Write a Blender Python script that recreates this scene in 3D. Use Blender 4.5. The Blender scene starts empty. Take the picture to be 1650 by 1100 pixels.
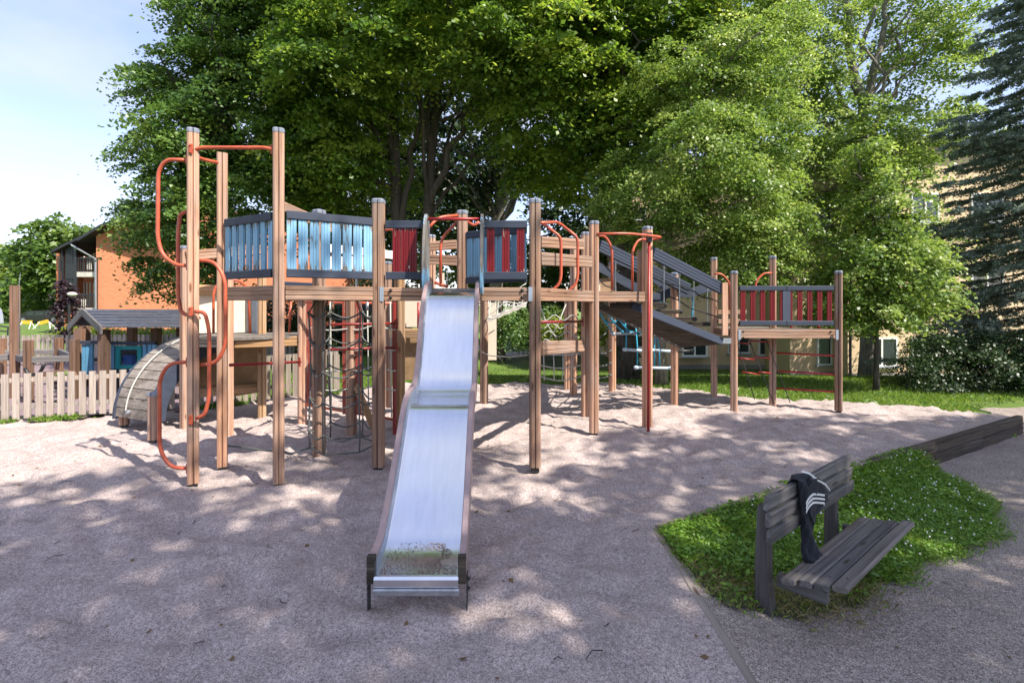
import bpy, math, random
import numpy as np
from mathutils import Vector, Matrix
R = math.radians
rng = np.random.default_rng(7); random.seed(7)
scene = bpy.context.scene
COL = scene.collection

# ---------------------------------------------------------------- camera, sky, sun, exposure
FPX, HOR, CH = 790.0, 490.5, 1.85          # focal length in px of the 1650 px photo, horizon row, eye height
cam_d = bpy.data.cameras.new("camera"); cam = bpy.data.objects.new("camera", cam_d); COL.objects.link(cam)
cam.location = (0, 0, CH); cam.rotation_euler = (R(90), 0, 0)
cam_d.sensor_width = 36; cam_d.lens = FPX / 1650 * 36; cam_d.shift_y = -(550 - HOR) / 1650
cam_d.clip_start = .05; cam_d.clip_end = 2000
scene.camera = cam

SUN_EL, SUN_AZ = 50.0, -35.0               # azimuth measured from +X, counter-clockwise
sd = Vector((math.cos(R(SUN_EL)) * math.cos(R(SUN_AZ)), math.cos(R(SUN_EL)) * math.sin(R(SUN_AZ)), math.sin(R(SUN_EL))))
sun_d = bpy.data.lights.new("sun", 'SUN'); sun_d.energy = 3.9; sun_d.angle = R(.5); sun_d.color = (1, .93, .82)
sun = bpy.data.objects.new("sun", sun_d); COL.objects.link(sun)
sun.rotation_euler = sd.to_track_quat('Z', 'Y').to_euler()

world = bpy.data.worlds.new("World"); scene.world = world; world.use_nodes = True
nt = world.node_tree; nt.nodes.clear()
N = nt.nodes.new
out = N('ShaderNodeOutputWorld'); bg = N('ShaderNodeBackground'); bg.inputs[1].default_value = .132
sky = N('ShaderNodeTexSky'); sky.sky_type = 'NISHITA'; sky.sun_disc = False
sky.sun_elevation = R(SUN_EL); sky.sun_rotation = R(90 - SUN_AZ); sky.air_density = 1.0; sky.dust_density = .7; sky.ozone_density = 1.6
tc = N('ShaderNodeTexCoord'); mp = N('ShaderNodeMapping'); mp.inputs['Scale'].default_value = (1.3, 1.3, 3.6)
mp.inputs['Location'].default_value = (.9, .1, .55)
n1 = N('ShaderNodeTexNoise'); n1.inputs['Scale'].default_value = 1.5; n1.inputs['Detail'].default_value = 9; n1.inputs['Roughness'].default_value = .55
cr = N('ShaderNodeValToRGB'); cr.color_ramp.elements[0].position = .43; cr.color_ramp.elements[1].position = .72; cr.color_ramp.elements[0].color = (.22, .22, .22, 1)
mx = N('ShaderNodeMix'); mx.data_type = 'RGBA'; mx.inputs[7].default_value = (2.85, 2.95, 3.2, 1)
mul = N('ShaderNodeMath'); mul.operation = 'MULTIPLY'; mul.inputs[1].default_value = .9
L = nt.links.new
L(tc.outputs['Generated'], mp.inputs[0]); L(mp.outputs[0], n1.inputs['Vector']); L(n1.outputs[0], cr.inputs[0])
L(cr.outputs[0], mul.inputs[0]); L(mul.outputs[0], mx.inputs[0]); tint = N('ShaderNodeMix'); tint.data_type = 'RGBA'; tint.blend_type = 'MULTIPLY'; tint.inputs[0].default_value = 1; tint.inputs[7].default_value = (.98, .88, .97, 1); L(sky.outputs[0], tint.inputs[6]); L(tint.outputs[2], mx.inputs[6]); L(mx.outputs[2], bg.inputs[0]); L(bg.outputs[0], out.inputs[0])

scene.view_settings.view_transform = 'Standard'; scene.view_settings.look = 'None'
scene.view_settings.gamma = 1; scene.view_settings.exposure = 1.38
scene.cycles.max_bounces = 7; scene.cycles.transmission_bounces = 4; scene.cycles.transparent_max_bounces = 4

# ---------------------------------------------------------------- placing helpers
def at(x, y, Y): return Vector(((x - 825) * Y / FPX, Y, CH - (y - HOR) * Y / FPX))
def gp(x, y, z=0.0):
    Y = FPX * (CH - z) / (y - HOR); return Vector(((x - 825) * Y / FPX, Y, z))

# ---------------------------------------------------------------- materials
def newmat(name):
    m = bpy.data.materials.new(name); m.use_nodes = True
    b = m.node_tree.nodes['Principled BSDF']; return m, m.node_tree, b
def ramp(t, stops):
    r = t.nodes.new('ShaderNodeValToRGB'); e = r.color_ramp.elements
    while len(e) < len(stops): e.new(.5)
    for k, (p, c) in enumerate(stops): e[k].position = p; e[k].color = (*c, 1) if len(c) == 3 else c
    return r
def noise(t, scale, detail=4, vec=None, rough=.6):
    n = t.nodes.new('ShaderNodeTexNoise'); n.inputs['Scale'].default_value = scale; n.inputs['Detail'].default_value = detail
    n.inputs['Roughness'].default_value = rough
    if vec is not None: t.links.new(vec, n.inputs['Vector'])
    return n
def coords(t, sc=(1, 1, 1), kind='Object'):
    c = t.nodes.new('ShaderNodeTexCoord'); m = t.nodes.new('ShaderNodeMapping'); m.inputs['Scale'].default_value = sc
    t.links.new(c.outputs[kind], m.inputs[0]); return m.outputs[0]
def objrand(t, vec):                         # a different piece of grain for every object
    oi = t.nodes.new('ShaderNodeObjectInfo'); a = t.nodes.new('ShaderNodeVectorMath'); a.operation = 'MULTIPLY_ADD'
    cm = t.nodes.new('ShaderNodeCombineXYZ')
    for k in range(3): t.links.new(oi.outputs['Random'], cm.inputs[k])
    a.inputs[1].default_value = (37, 53, 71); t.links.new(cm.outputs[0], a.inputs[0]); t.links.new(vec, a.inputs[2]); return a.outputs[0]
def bump(t, b, h, s=.3, d=.01):
    n = t.nodes.new('ShaderNodeBump'); n.inputs['Strength'].default_value = s; n.inputs['Distance'].default_value = d
    t.links.new(h, n.inputs['Height']); t.links.new(n.outputs[0], b.inputs['Normal'])
def mixc(t, fac, a, b, mode='MIX'):
    m = t.nodes.new('ShaderNodeMix'); m.data_type = 'RGBA'; m.blend_type = mode
    for s, v in ((0, fac), (6, a), (7, b)):
        if hasattr(v, 'is_linked') or isinstance(v, bpy.types.NodeSocket): t.links.new(v, m.inputs[s])
        elif s == 0: m.inputs[0].default_value = v
        else: m.inputs[s].default_value = (*v, 1)
    return m.outputs[2]

def wood(name, cols, axis='X', rough=.75, dark=.55, along=1.2, across=38):
    m, t, b = newmat(name)
    sc = {'X': (along, across, across), 'Y': (across, along, across), 'Z': (across, across, along)}[axis]
    v = objrand(t, coords(t, sc)); n = noise(t, 1, 5, v, .7)
    r = ramp(t, [(.25, cols[0]), (.5, cols[1]), (.75, cols[2])]); t.links.new(n.outputs[0], r.inputs[0])
    v2 = objrand(t, coords(t, tuple(x * .25 for x in sc))); n2 = noise(t, 1, 3, v2)
    r2 = ramp(t, [(.35, (dark, dark * .97, dark * .95)), (.6, (1, 1, 1))]); t.links.new(n2.outputs[0], r2.inputs[0])
    c = mixc(t, 1.0, r.outputs[0], r2.outputs[0], 'MULTIPLY')
    nw = noise(t, 1, 3, objrand(t, coords(t, {'X': (1.1, 4, 4), 'Y': (4, 1.1, 4), 'Z': (4, 4, 1.1)}[axis]))); rw_ = ramp(t, [(.42, (0, 0, 0)), (.68, (.36, .36, .36))]); t.links.new(nw.outputs[0], rw_.inputs[0])
    g_ = sum(cols[1]) / 3; c = mixc(t, rw_.outputs[0], c, (g_ * 1.02, g_ * .97, g_ * .92))
    # fine dark drying cracks and small knots
    sc3 = tuple(x * (2.6 if x > 5 else 1.0) for x in sc)
    n3 = noise(t, 1, 2, objrand(t, coords(t, sc3))); r3 = ramp(t, [(.30, (.35, .3, .27)), (.40, (1, 1, 1))]); t.links.new(n3.outputs[0], r3.inputs[0])
    c = mixc(t, .8, c, r3.outputs[0], 'MULTIPLY')
    vk = t.nodes.new('ShaderNodeTexVoronoi'); vk.inputs['Scale'].default_value = 1; t.links.new(objrand(t, coords(t, {'X': (2.2, 9, 9), 'Y': (9, 2.2, 9), 'Z': (9, 9, 2.2)}[axis])), vk.inputs['Vector'])
    rk = ramp(t, [(.07, (.30, .22, .18)), (.15, (1, 1, 1))]); t.links.new(vk.outputs['Distance'], rk.inputs[0]); c = mixc(t, .85, c, rk.outputs[0], 'MULTIPLY')
    oi = t.nodes.new('ShaderNodeObjectInfo'); r4 = ramp(t, [(0, (.68, .67, .66)), (.5, (.95, .92, .9)), (1, (1.18, 1.08, 1.0))]); t.links.new(oi.outputs['Random'], r4.inputs[0])
    c = mixc(t, 1.0, c, r4.outputs[0], 'MULTIPLY')
    t.links.new(c, b.inputs['Base Color']); b.inputs['Roughness'].default_value = rough; b.inputs['Specular IOR Level'].default_value = .25
    bump(t, b, n.outputs[0], .35, .004); return m
def painted(name, col, under=(.33, .24, .17), axis='Z', wear=.36, rough=.45, zfade=None):
    m, t, b = newmat(name)
    sc = {'X': (2.5, 30, 30), 'Z': (30, 30, 2.5)}[axis]
    v = objrand(t, coords(t, sc)); n = noise(t, 1, 5, v, .65)
    fac = n.outputs[0]
    if zfade:                               # paint flakes first at the two ends of the boards
        c = t.nodes.new('ShaderNodeTexCoord'); s = t.nodes.new('ShaderNodeSeparateXYZ'); t.links.new(c.outputs['Object'], s.inputs[0])
        a = t.nodes.new('ShaderNodeMath'); a.operation = 'SUBTRACT'; a.inputs[1].default_value = zfade[0]; t.links.new(s.outputs[2], a.inputs[0])
        ab = t.nodes.new('ShaderNodeMath'); ab.operation = 'ABSOLUTE'; t.links.new(a.outputs[0], ab.inputs[0])
        mr = t.nodes.new('ShaderNodeMapRange'); mr.inputs['From Min'].default_value = zfade[1] * .45; mr.inputs['From Max'].default_value = zfade[1]
        mr.inputs['To Max'].default_value = zfade[2]; t.links.new(ab.outputs[0], mr.inputs[0])
        sb = t.nodes.new('ShaderNodeMath'); sb.operation = 'SUBTRACT'; t.links.new(fac, sb.inputs[0]); t.links.new(mr.outputs[0], sb.inputs[1]); fac = sb.outputs[0]
    r = ramp(t, [(wear - .012, (0, 0, 0)), (wear + .012, (1, 1, 1))]); t.links.new(fac, r.inputs[0])
    n2 = noise(t, 1, 4, objrand(t, coords(t, tuple(x * .4 for x in sc)))); r2 = ramp(t, [(.3, tuple(x * .8 for x in col)), (.7, tuple(min(1, x * 1.18) for x in col))]); t.links.new(n2.outputs[0], r2.inputs[0])
    ru = ramp(t, [(.3, tuple(x * .45 for x in under)), (.6, under)]); t.links.new(n2.outputs[0], ru.inputs[0])
    t.links.new(mixc(t, r.outputs[0], ru.outputs[0], r2.outputs[0]), b.inputs['Base Color'])
    b.inputs['Roughness'].default_value = rough; b.inputs['Specular IOR Level'].default_value = .35
    bump(t, b, n.outputs[0], .2, .003); return m
def plain(name, col, rough=.5, metal=0, var=.12, scale=25, bmp=.05, spec=.5):
    m, t, b = newmat(name); n = noise(t, scale, 4, coords(t))
    r = ramp(t, [(.3, tuple(x * (1 - var) for x in col)), (.7, tuple(min(1, x * (1 + var)) for x in col))]); t.links.new(n.outputs[0], r.inputs[0])
    t.links.new(r.outputs[0], b.inputs['Base Color']); b.inputs['Roughness'].default_value = rough; b.inputs['Metallic'].default_value = metal
    b.inputs['Specular IOR Level'].default_value = spec
    bump(t, b, n.outputs[0], bmp, .004); return m

M = {}
M['post'] = wood('post_wood', [(.20, .11, .075), (.51, .305, .21), (.68, .45, .32)], 'Z')
M['beam'] = wood('beam_wood', [(.17, .10, .065), (.43, .265, .18), (.60, .40, .28)], 'X')
M['gold'] = wood('golden_wood', [(.30, .17, .08), (.52, .32, .16), (.66, .44, .25)], 'X')  # golden tone carries the sunlight on the lower deck timbers
M['goldz'] = wood('golden_wood_upright', [(.30, .17, .08), (.52, .32, .16), (.66, .44, .25)], 'Z')
M['greywood'] = wood('weathered_wood', [(.10, .09, .08), (.25, .225, .20), (.40, .37, .33)], 'X')
M['darkwood'] = wood('dark_stained_wood', [(.075, .074, .078), (.175, .17, .175), (.29, .28, .28)], 'X', .6, .7)
M['darkwoodz'] = wood('dark_stained_upright', [(.04, .038, .04), (.085, .08, .082), (.14, .135, .135)], 'Z', .65, .7)
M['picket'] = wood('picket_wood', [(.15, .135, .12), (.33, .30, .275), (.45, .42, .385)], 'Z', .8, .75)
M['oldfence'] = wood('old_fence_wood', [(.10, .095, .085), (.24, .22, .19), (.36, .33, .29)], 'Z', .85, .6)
M['houseroof'] = wood('roof_boards', [(.03, .035, .05), (.07, .08, .11), (.14, .16, .21)], 'X', .45, .8)
M['brownpost'] = wood('brown_post', [(.10, .055, .035), (.21, .125, .085), (.30, .19, .13)], 'Z')
M['kerb'] = wood('kerb_timber', [(.18, .155, .135), (.31, .27, .235), (.43, .38, .34)], 'X', .85, .5)
M['wall_timber'] = wood('retaining_timber', [(.03, .025, .02), (.075, .062, .05), (.19, .165, .135)], 'X', .85, .5)
M['blue'] = painted('light_blue_paint', (.20, .385, .55), (.20, .18, .16), wear=.36, zfade=(0, .33, .22))
M['bluefar'] = painted('blue_paint', (.10, .27, .42), wear=.3)
M['teal'] = painted('teal_paint', (.01, .22, .24), wear=.2)
M['red'] = painted('red_paint', (.15, .006, .010), (.50, .40, .33), wear=.33, zfade=(0, .33, .10))
M['redfar'] = painted('dark_red_paint', (.14, .006, .009), (.42, .32, .25), wear=.27, zfade=(0, .3, .06))
M['redwood'] = painted('faded_red_boards', (.26, .05, .035), (.34, .22, .16), wear=.42)
M['rail'] = painted('slate_blue_stain', (.036, .046, .072), (.12, .11, .11), 'X', wear=.3, rough=.62)
M['railz'] = painted('slate_stain_upright', (.055, .065, .095), (.12, .11, .11), 'Z', wear=.3, rough=.55)
M['redpipe'] = plain('red_enamelled_steel', (.44, .085, .04), .42, 0, .28, 9)
M['crimson'] = plain('crimson_steel', (.28, .014, .014), .42, 0, .3, 9)
M['darkredbar'] = plain('dark_red_steel', (.20, .02, .018), .4, 0, .15)
M['cap'] = plain('grey_plastic_cap', (.17, .19, .24), .5)
M['black'] = plain('black_plastic', (.012, .012, .014), .45)
M['steel'] = plain('galvanised_steel', (.42, .44, .47), .42, .9, .2)
M['plate'] = plain('painted_steel_plate', (.30, .34, .40), .45, .3)
M['beige'] = plain('beige_panel', (.66, .56, .44), .6, 0, .05, 6)
M['shadepanel'] = plain('shaded_beige_panel', (.25, .16, .08), .7, 0, .2, 9)  # brown stands in for shade on the lower beige panels
M['rope'] = plain('grey_green_rope', (.10, .105, .10), .9, 0, .3, 120, .5)
M['ropelight'] = plain('pale_rope', (.42, .42, .38), .9, 0, .25, 120, .5)
M['ropeblack'] = plain('black_rope', (.018, .018, .02), .85, 0, .3, 120, .5)
M['ropeblue'] = plain('cyan_rope', (.03, .32, .50), .75, 0, .25, 120, .5)
M['paleplastic'] = plain('pale_blue_plastic', (.42, .52, .60), .5)
M['brown'] = plain('pinkish_edge_band', (.36, .255, .25), .5, 0, .12, 8)
M['white'] = plain('white_paint', (.75, .75, .73), .5, 0, .04)
M['carblack'] = plain('black_car_paint', (.012, .014, .018), .15, 0, .05, spec=.7)
M['carsilver'] = plain('silver_car_paint', (.45, .46, .48), .22, .6, .04)
M['yellow'] = plain('yellow_board', (.72, .42, .03), .55)
M['carred'] = plain('red_lamp_lens', (.55, .02, .02), .25)
M['tyre'] = plain('tyre_rubber', (.015, .015, .015), .8)
M['green'] = plain('green_plastic', (.16, .27, .06), .5)
M['blueplastic'] = plain('royal_blue_plastic', (.02, .09, .33), .45)
M['concrete'] = plain('pale_concrete', (.50, .47, .42), .8, 0, .15, 5)
M['brownsteel'] = plain('dark_metal', (.03, .033, .038), .45, .2)
M['purple'] = plain('purple_foliage', (.028, .012, .018), .5)

def glass(name, col=(.03, .04, .05)):
    m, t, b = newmat(name); b.inputs['Base Color'].default_value = (*col, 1); b.inputs['Roughness'].default_value = .06
    b.inputs['Specular IOR Level'].default_value = .9; return m
M['glass'] = glass('window_glass')
# stainless sheet of the slide, polished by use
m, t, b = newmat('stainless_sheet'); b.inputs['Metallic'].default_value = 1
v = coords(t, (25, 4, 4)); n = noise(t, 1, 3, v, .6); r = ramp(t, [(.3, (.78, .79, .81)), (.7, (.84, .85, .88))]); t.links.new(n.outputs[0], r.inputs[0])
t.links.new(r.outputs[0], b.inputs['Base Color'])
n2 = noise(t, 5, 4, coords(t)); r2 = ramp(t, [(.3, (.17,) * 3), (.7, (.26,) * 3)]); t.links.new(n2.outputs[0], r2.inputs[0]); t.links.new(r2.outputs[0], b.inputs['Roughness'])
bump(t, b, n.outputs[0], .015, .001); M['inox'] = m

def gravel(name, c0, c1, c2, grain=170, lump=3, bs=.5):
    m, t, b = newmat(name); v = coords(t)
    vo = t.nodes.new('ShaderNodeTexVoronoi'); vo.inputs['Scale'].default_value = grain; t.links.new(v, vo.inputs['Vector'])
    s = t.nodes.new('ShaderNodeSeparateColor'); t.links.new(vo.outputs['Color'], s.inputs[0])
    r = ramp(t, [(.0, c0), (.45, c1), (1, c2)]); t.links.new(s.outputs[0], r.inputs[0])
    n = noise(t, lump, 6, v, .65); r2 = ramp(t, [(.3, (.82, .80, .80)), (.7, (1.1, 1.08, 1.06))]); t.links.new(n.outputs[0], r2.inputs[0])
    n4 = noise(t, 38, 5, v, .7); r4 = ramp(t, [(.35, (.74, .73, .74)), (.62, (1.1, 1.1, 1.1))]); t.links.new(n4.outputs[0], r4.inputs[0])
    c = mixc(t, 1, r.outputs[0], r2.outputs[0], 'MULTIPLY'); c = mixc(t, 1, c, r4.outputs[0], 'MULTIPLY')
    t.links.new(c, b.inputs['Base Color']); b.inputs['Roughness'].default_value = .95; b.inputs['Specular IOR Level'].default_value = .15
    ad = t.nodes.new('ShaderNodeMath'); ad.operation = 'MULTIPLY_ADD'; ad.inputs[1].default_value = .9
    t.links.new(n4.outputs[0], ad.inputs[0]); t.links.new(s.outputs[1], ad.inputs[2])
    n9 = noise(t, 13, 3, v, .55); ad2 = t.nodes.new('ShaderNodeMath'); ad2.operation = 'MULTIPLY_ADD'; ad2.inputs[1].default_value = 3.6
    t.links.new(n9.outputs[0], ad2.inputs[0]); t.links.new(ad.outputs[0], ad2.inputs[2]); ad = ad2
    bump(t, b, ad.outputs[0], bs, .008); return m
M['sand'] = gravel('pinkish_sand', (.24, .20, .188), (.395, .333, .315), (.58, .50, .475))
M['path'] = gravel('fine_gravel', (.12, .10, .09), (.31, .262, .24), (.66, .58, .52), 210, 2, .9)
M['rubber'] = gravel('mauve_surface', (.17, .13, .15), (.24, .185, .20), (.30, .24, .25), 150)
def lawnmat():
    m, t, b = newmat('lawn'); v = coords(t)
    n = noise(t, 1.2, 8, v, .7); r = ramp(t, [(.3, (.07, .13, .015)), (.5, (.11, .19, .022)), (.72, (.17, .25, .04))]); t.links.new(n.outputs[0], r.inputs[0])
    n2 = noise(t, 60, 4, v, .7); r2 = ramp(t, [(.3, (.5, .5, .5)), (.7, (1.25, 1.25, 1.2))]); t.links.new(n2.outputs[0], r2.inputs[0])
    t.links.new(mixc(t, 1, r.outputs[0], r2.outputs[0], 'MULTIPLY'), b.inputs['Base Color']); b.inputs['Roughness'].default_value = .9
    bump(t, b, n2.outputs[0], .9, .05); return m
M['lawn'] = lawnmat()
def soilmat():
    m, t, b = newmat('soil_under_grass'); v = coords(t); n = noise(t, 9, 7, v, .7)
    r = ramp(t, [(.3, (.05, .055, .02)), (.55, (.10, .11, .045)), (.75, (.19, .165, .12))]); t.links.new(n.outputs[0], r.inputs[0])
    t.links.new(r.outputs[0], b.inputs['Base Color']); b.inputs['Roughness'].default_value = .95; bump(t, b, n.outputs[0], .8, .03); return m
M['soil'] = soilmat()
def brickmat():
    m, t, b = newmat('orange_brick'); c = t.nodes.new('ShaderNodeTexCoord')
    s = t.nodes.new('ShaderNodeSeparateXYZ'); t.links.new(c.outputs['Object'], s.inputs[0])
    a = t.nodes.new('ShaderNodeMath'); t.links.new(s.outputs[0], a.inputs[0]); t.links.new(s.outputs[1], a.inputs[1])
    cb = t.nodes.new('ShaderNodeCombineXYZ'); t.links.new(a.outputs[0], cb.inputs[0]); t.links.new(s.outputs[2], cb.inputs[1])
    br = t.nodes.new('ShaderNodeTexBrick'); br.inputs['Scale'].default_value = 4.2; t.links.new(cb.outputs[0], br.inputs['Vector'])
    br.inputs['Color1'].default_value = (.54, .185, .085, 1); br.inputs['Color2'].default_value = (.46, .15, .07, 1); br.inputs['Mortar'].default_value = (.40, .30, .22, 1)
    br.inputs['Mortar Size'].default_value = .012; br.inputs['Brick Width'].default_value = 1.05; br.inputs['Row Height'].default_value = .33
    t.links.new(br.outputs[0], b.inputs['Base Color']); b.inputs['Roughness'].default_value = .9; return m
M['brick'] = brickmat()
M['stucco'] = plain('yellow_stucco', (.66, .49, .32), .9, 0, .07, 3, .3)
M['stuccoshade'] = plain('shaded_yellow_stucco', (.42, .36, .16), .9, 0, .07, 3, .3)  # darker copy of the yellow stucco, shade of left-facing returns painted in
M['stone'] = plain('plinth_stone', (.30, .28, .26), .9, 0, .15, 8, .3)
M['roofdark'] = plain('dark_roof', (.03, .032, .038), .5, .2, .15, 4)
def barkmat(name, c0, c1):
    m, t, b = newmat(name); n = noise(t, 1, 7, objrand(t, coords(t, (14, 14, 3))), .75)
    r = ramp(t, [(.32, c0), (.68, c1)]); t.links.new(n.outputs[0], r.inputs[0]); t.links.new(r.outputs[0], b.inputs['Base Color'])
    b.inputs['Roughness'].default_value = .95; bump(t, b, n.outputs[0], 1, .04); return m
M['bark'] = barkmat('tree_bark', (.03, .025, .02), (.10, .085, .07))
M['barkpale'] = barkmat('grey_bark', (.09, .08, .065), (.30, .27, .22))
def leafmat(name, cols, trans=.35, rough=.42, yellow=None):
    m, t, b = newmat(name)
    a = t.nodes.new('ShaderNodeAttribute'); a.attribute_name = 'rnd'; r = ramp(t, [(k / (len(cols) - 1), c) for k, c in enumerate(cols)]); t.links.new(a.outputs['Fac'], r.inputs[0])
    t.links.new(r.outputs[0], b.inputs['Base Color']); b.inputs['Roughness'].default_value = rough; b.inputs['Specular IOR Level'].default_value = .5
    tr = t.nodes.new('ShaderNodeBsdfTranslucent'); h = t.nodes.new('ShaderNodeHueSaturation'); h.inputs['Value'].default_value = 2.0; h.inputs['Hue'].default_value = .482; h.inputs['Saturation'].default_value = 1.05
    t.links.new(r.outputs[0], h.inputs['Color']); t.links.new(h.outputs[0], tr.inputs[0])
    mix = t.nodes.new('ShaderNodeMixShader'); mix.inputs[0].default_value = trans
    t.links.new(b.outputs[0], mix.inputs[1]); t.links.new(tr.outputs[0], mix.inputs[2]); t.links.new(mix.outputs[0], t.nodes['Material Output'].inputs[0]); return m
M['leaf_linden'] = leafmat('linden_leaves', [(.028, .07, .016), (.06, .13, .026), (.115, .20, .036), (.22, .30, .07)])
M['leaf_maple'] = leafmat('maple_leaves', [(.04, .095, .016), (.085, .165, .024), (.155, .25, .034), (.28, .34, .06)], .45)
M['leaf_ash'] = leafmat('ash_leaves', [(.05, .105, .022), (.105, .185, .035), (.185, .275, .055), (.29, .36, .11)], .4)
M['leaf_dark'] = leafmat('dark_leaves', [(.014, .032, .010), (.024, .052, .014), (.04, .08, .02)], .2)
M['leaf_far'] = leafmat('far_leaves', [(.05, .10, .02), (.09, .16, .03), (.15, .22, .04)], .35)
M['leaf_spruce'] = leafmat('spruce_needles', [(.10, .13, .10), (.20, .25, .205), (.34, .40, .35)], .2, .6)
M['leaf_yellow'] = leafmat('yellow_green_leaves', [(.09, .15, .02), (.17, .24, .03), (.27, .30, .05)], .4)
M['grass_blade'] = leafmat('grass_blades', [(.055, .125, .012), (.10, .20, .02), (.16, .27, .035), (.26, .31, .08)], .3)
M['clover'] = leafmat('clover_leaves', [(.07, .16, .018), (.13, .255, .026), (.21, .35, .045)], .3)
M['purpleleaf'] = leafmat('purple_leaves', [(.012, .006, .010), (.03, .013, .02), (.05, .025, .035)], .1)
M['drygrass'] = leafmat('dry_grass', [(.10, .10, .03), (.22, .20, .08), (.34, .30, .15)], .3)

# ---------------------------------------------------------------- mesh and object helpers
def tag(o, label=None, cat=None, group=None, kind=None):
    for k, v in (('label', label), ('category', cat), ('group', group), ('kind', kind)):
        if v: o[k] = v
    return o
def empty(name, loc, label=None, cat=None, group=None):
    o = bpy.data.objects.new(name, None); o.empty_display_size = .2; COL.objects.link(o); o.location = loc; return tag(o, label, cat, group)
def wmat(o):
    m = Matrix.LocRotScale(o.location, o.rotation_euler, o.scale)
    if o.parent: m = wmat(o.parent) @ o.matrix_parent_inverse @ m
    return m
def link(name, mesh, mat, parent=None, mw=None, smooth=False):
    o = bpy.data.objects.new(name, mesh); COL.objects.link(o)
    if mat is not None: mesh.materials.append(M[mat] if isinstance(mat, str) else mat)
    if mw is not None: o.matrix_basis = mw
    if parent is not None:
        o.parent = parent; o.matrix_parent_inverse = wmat(parent).inverted()
    if smooth: mesh.polygons.foreach_set('use_smooth', [True] * len(mesh.polygons))
    return o
class MB:
    def __init__(s): s.v = []; s.f = []
    def add(s, vs, fs):
        k = len(s.v); s.v += [tuple(p) for p in vs]; s.f += [tuple(i + k for i in f) for f in fs]; return s
    def box(s, x0, x1, y0, y1, z0, z1, m=None):
        vs = [Vector((x, y, z)) for z in (z0, z1) for y in (y0, y1) for x in (x0, x1)]
        if m is not None: vs = [m @ p for p in vs]
        return s.add(vs, [(0, 2, 3, 1), (4, 5, 7, 6), (0, 1, 5, 4), (2, 6, 7, 3), (0, 4, 6, 2), (1, 3, 7, 5)])
    def cbox(s, x0, x1, y0, y1, z0, z1, c=.004, m=None):       # box with chamfered long (x) edges
        prof = [(y0 + c, z0), (y1 - c, z0), (y1, z0 + c), (y1, z1 - c), (y1 - c, z1), (y0 + c, z1), (y0, z1 - c), (y0, z0 + c)]
        return s.extr(prof, x0, x1, m)
    def extr(s, prof, x0, x1, m=None):                          # profile in (y,z) swept along x
        n = len(prof); vs = [Vector((x0, y, z)) for y, z in prof] + [Vector((x1, y, z)) for y, z in prof]
        if m is not None: vs = [m @ p for p in vs]
        return s.add(vs, [tuple(range(n))[::-1], tuple(range(n, 2 * n))] + [(i, (i + 1) % n, n + (i + 1) % n, n + i) for i in range(n)])
    def prism(s, poly, z0, z1):
        n = len(poly); vs = [(p[0], p[1], z0) for p in poly] + [(p[0], p[1], z1) for p in poly]
        return s.add(vs, [tuple(range(n))[::-1], tuple(range(n, 2 * n))] + [(i, (i + 1) % n, n + (i + 1) % n, n + i) for i in range(n)])
    def tube(s, pts, r, n=8, cap=True):
        pts = [Vector(p) for p in pts]; k = len(s.v); up = None; m = len(pts)
        rr = r if isinstance(r, (list, tuple)) else [r] * m
        for i, p in enumerate(pts):
            d = (pts[min(i + 1, m - 1)] - pts[max(i - 1, 0)])
            d = d.normalized() if d.length > 1e-9 else Vector((0, 0, 1))
            if up is None: up = d.orthogonal().normalized()
            up = (up - d * up.dot(d)); up = up.normalized() if up.length > 1e-6 else d.orthogonal().normalized()
            w = d.cross(up)
            for j in range(n):
                a = 2 * math.pi * j / n; s.v.append(tuple(p + (up * math.cos(a) + w * math.sin(a)) * rr[i]))
        for i in range(m - 1):
            for j in range(n):
                a = k + i * n + j; b_ = k + i * n + (j + 1) % n; s.f.append((a, b_, b_ + n, a + n))
        if cap: s.f.append(tuple(range(k, k + n))[::-1]); s.f.append(tuple(range(k + (m - 1) * n, k + m * n)))
        return s
    def sphere(s, c, r, nu=10, nv=6, sc=(1, 1, 1)):
        k = len(s.v)
        for i in range(nv + 1):
            th = math.pi * i / nv
            for j in range(nu):
                ph = 2 * math.pi * j / nu; s.v.append((c[0] + r * sc[0] * math.sin(th) * math.cos(ph), c[1] + r * sc[1] * math.sin(th) * math.sin(ph), c[2] + r * sc[2] * math.cos(th)))
        for i in range(nv):
            for j in range(nu):
                a = k + i * nu + j; b_ = k + i * nu + (j + 1) % nu; s.f.append((a, a + nu, b_ + nu, b_))
        return s
    def build(s, name, mat, parent=None, mw=None, smooth=False, center=True):
        if center and mw is None and s.v:                       # put the origin at the piece itself
            n = len(s.v); c = Vector((sum(p[0] for p in s.v) / n, sum(p[1] for p in s.v) / n, min(p[2] for p in s.v)))
            s.v = [(p[0] - c.x, p[1] - c.y, p[2] - c.z) for p in s.v]; mw = Matrix.Translation(c)
        me = bpy.data.meshes.new(name); me.from_pydata(s.v, [], s.f); me.update()
        return link(name, me, mat, parent, mw, smooth)
def fillet(pts, r, n=5):
    pts = [Vector(p) for p in pts]; o = [pts[0]]
    for i in range(1, len(pts) - 1):
        a, b_, c = pts[i - 1], pts[i], pts[i + 1]; d1 = (a - b_); d2 = (c - b_); l = min(r, d1.length * .49, d2.length * .49)
        p, q = b_ + d1.normalized() * l, b_ + d2.normalized() * l
        for k in range(n + 1):
            u = k / n; o.append(p * (1 - u) ** 2 + b_ * 2 * u * (1 - u) + q * u * u)
    o.append(pts[-1]); return o
def frame(p0, p1, up=Vector((0, 0, 1))):
    x = (p1 - p0).normalized(); y = up.cross(x).normalized(); z = x.cross(y)
    m = Matrix((x, y, z)).transposed().to_4x4(); m.translation = p0; return m
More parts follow.
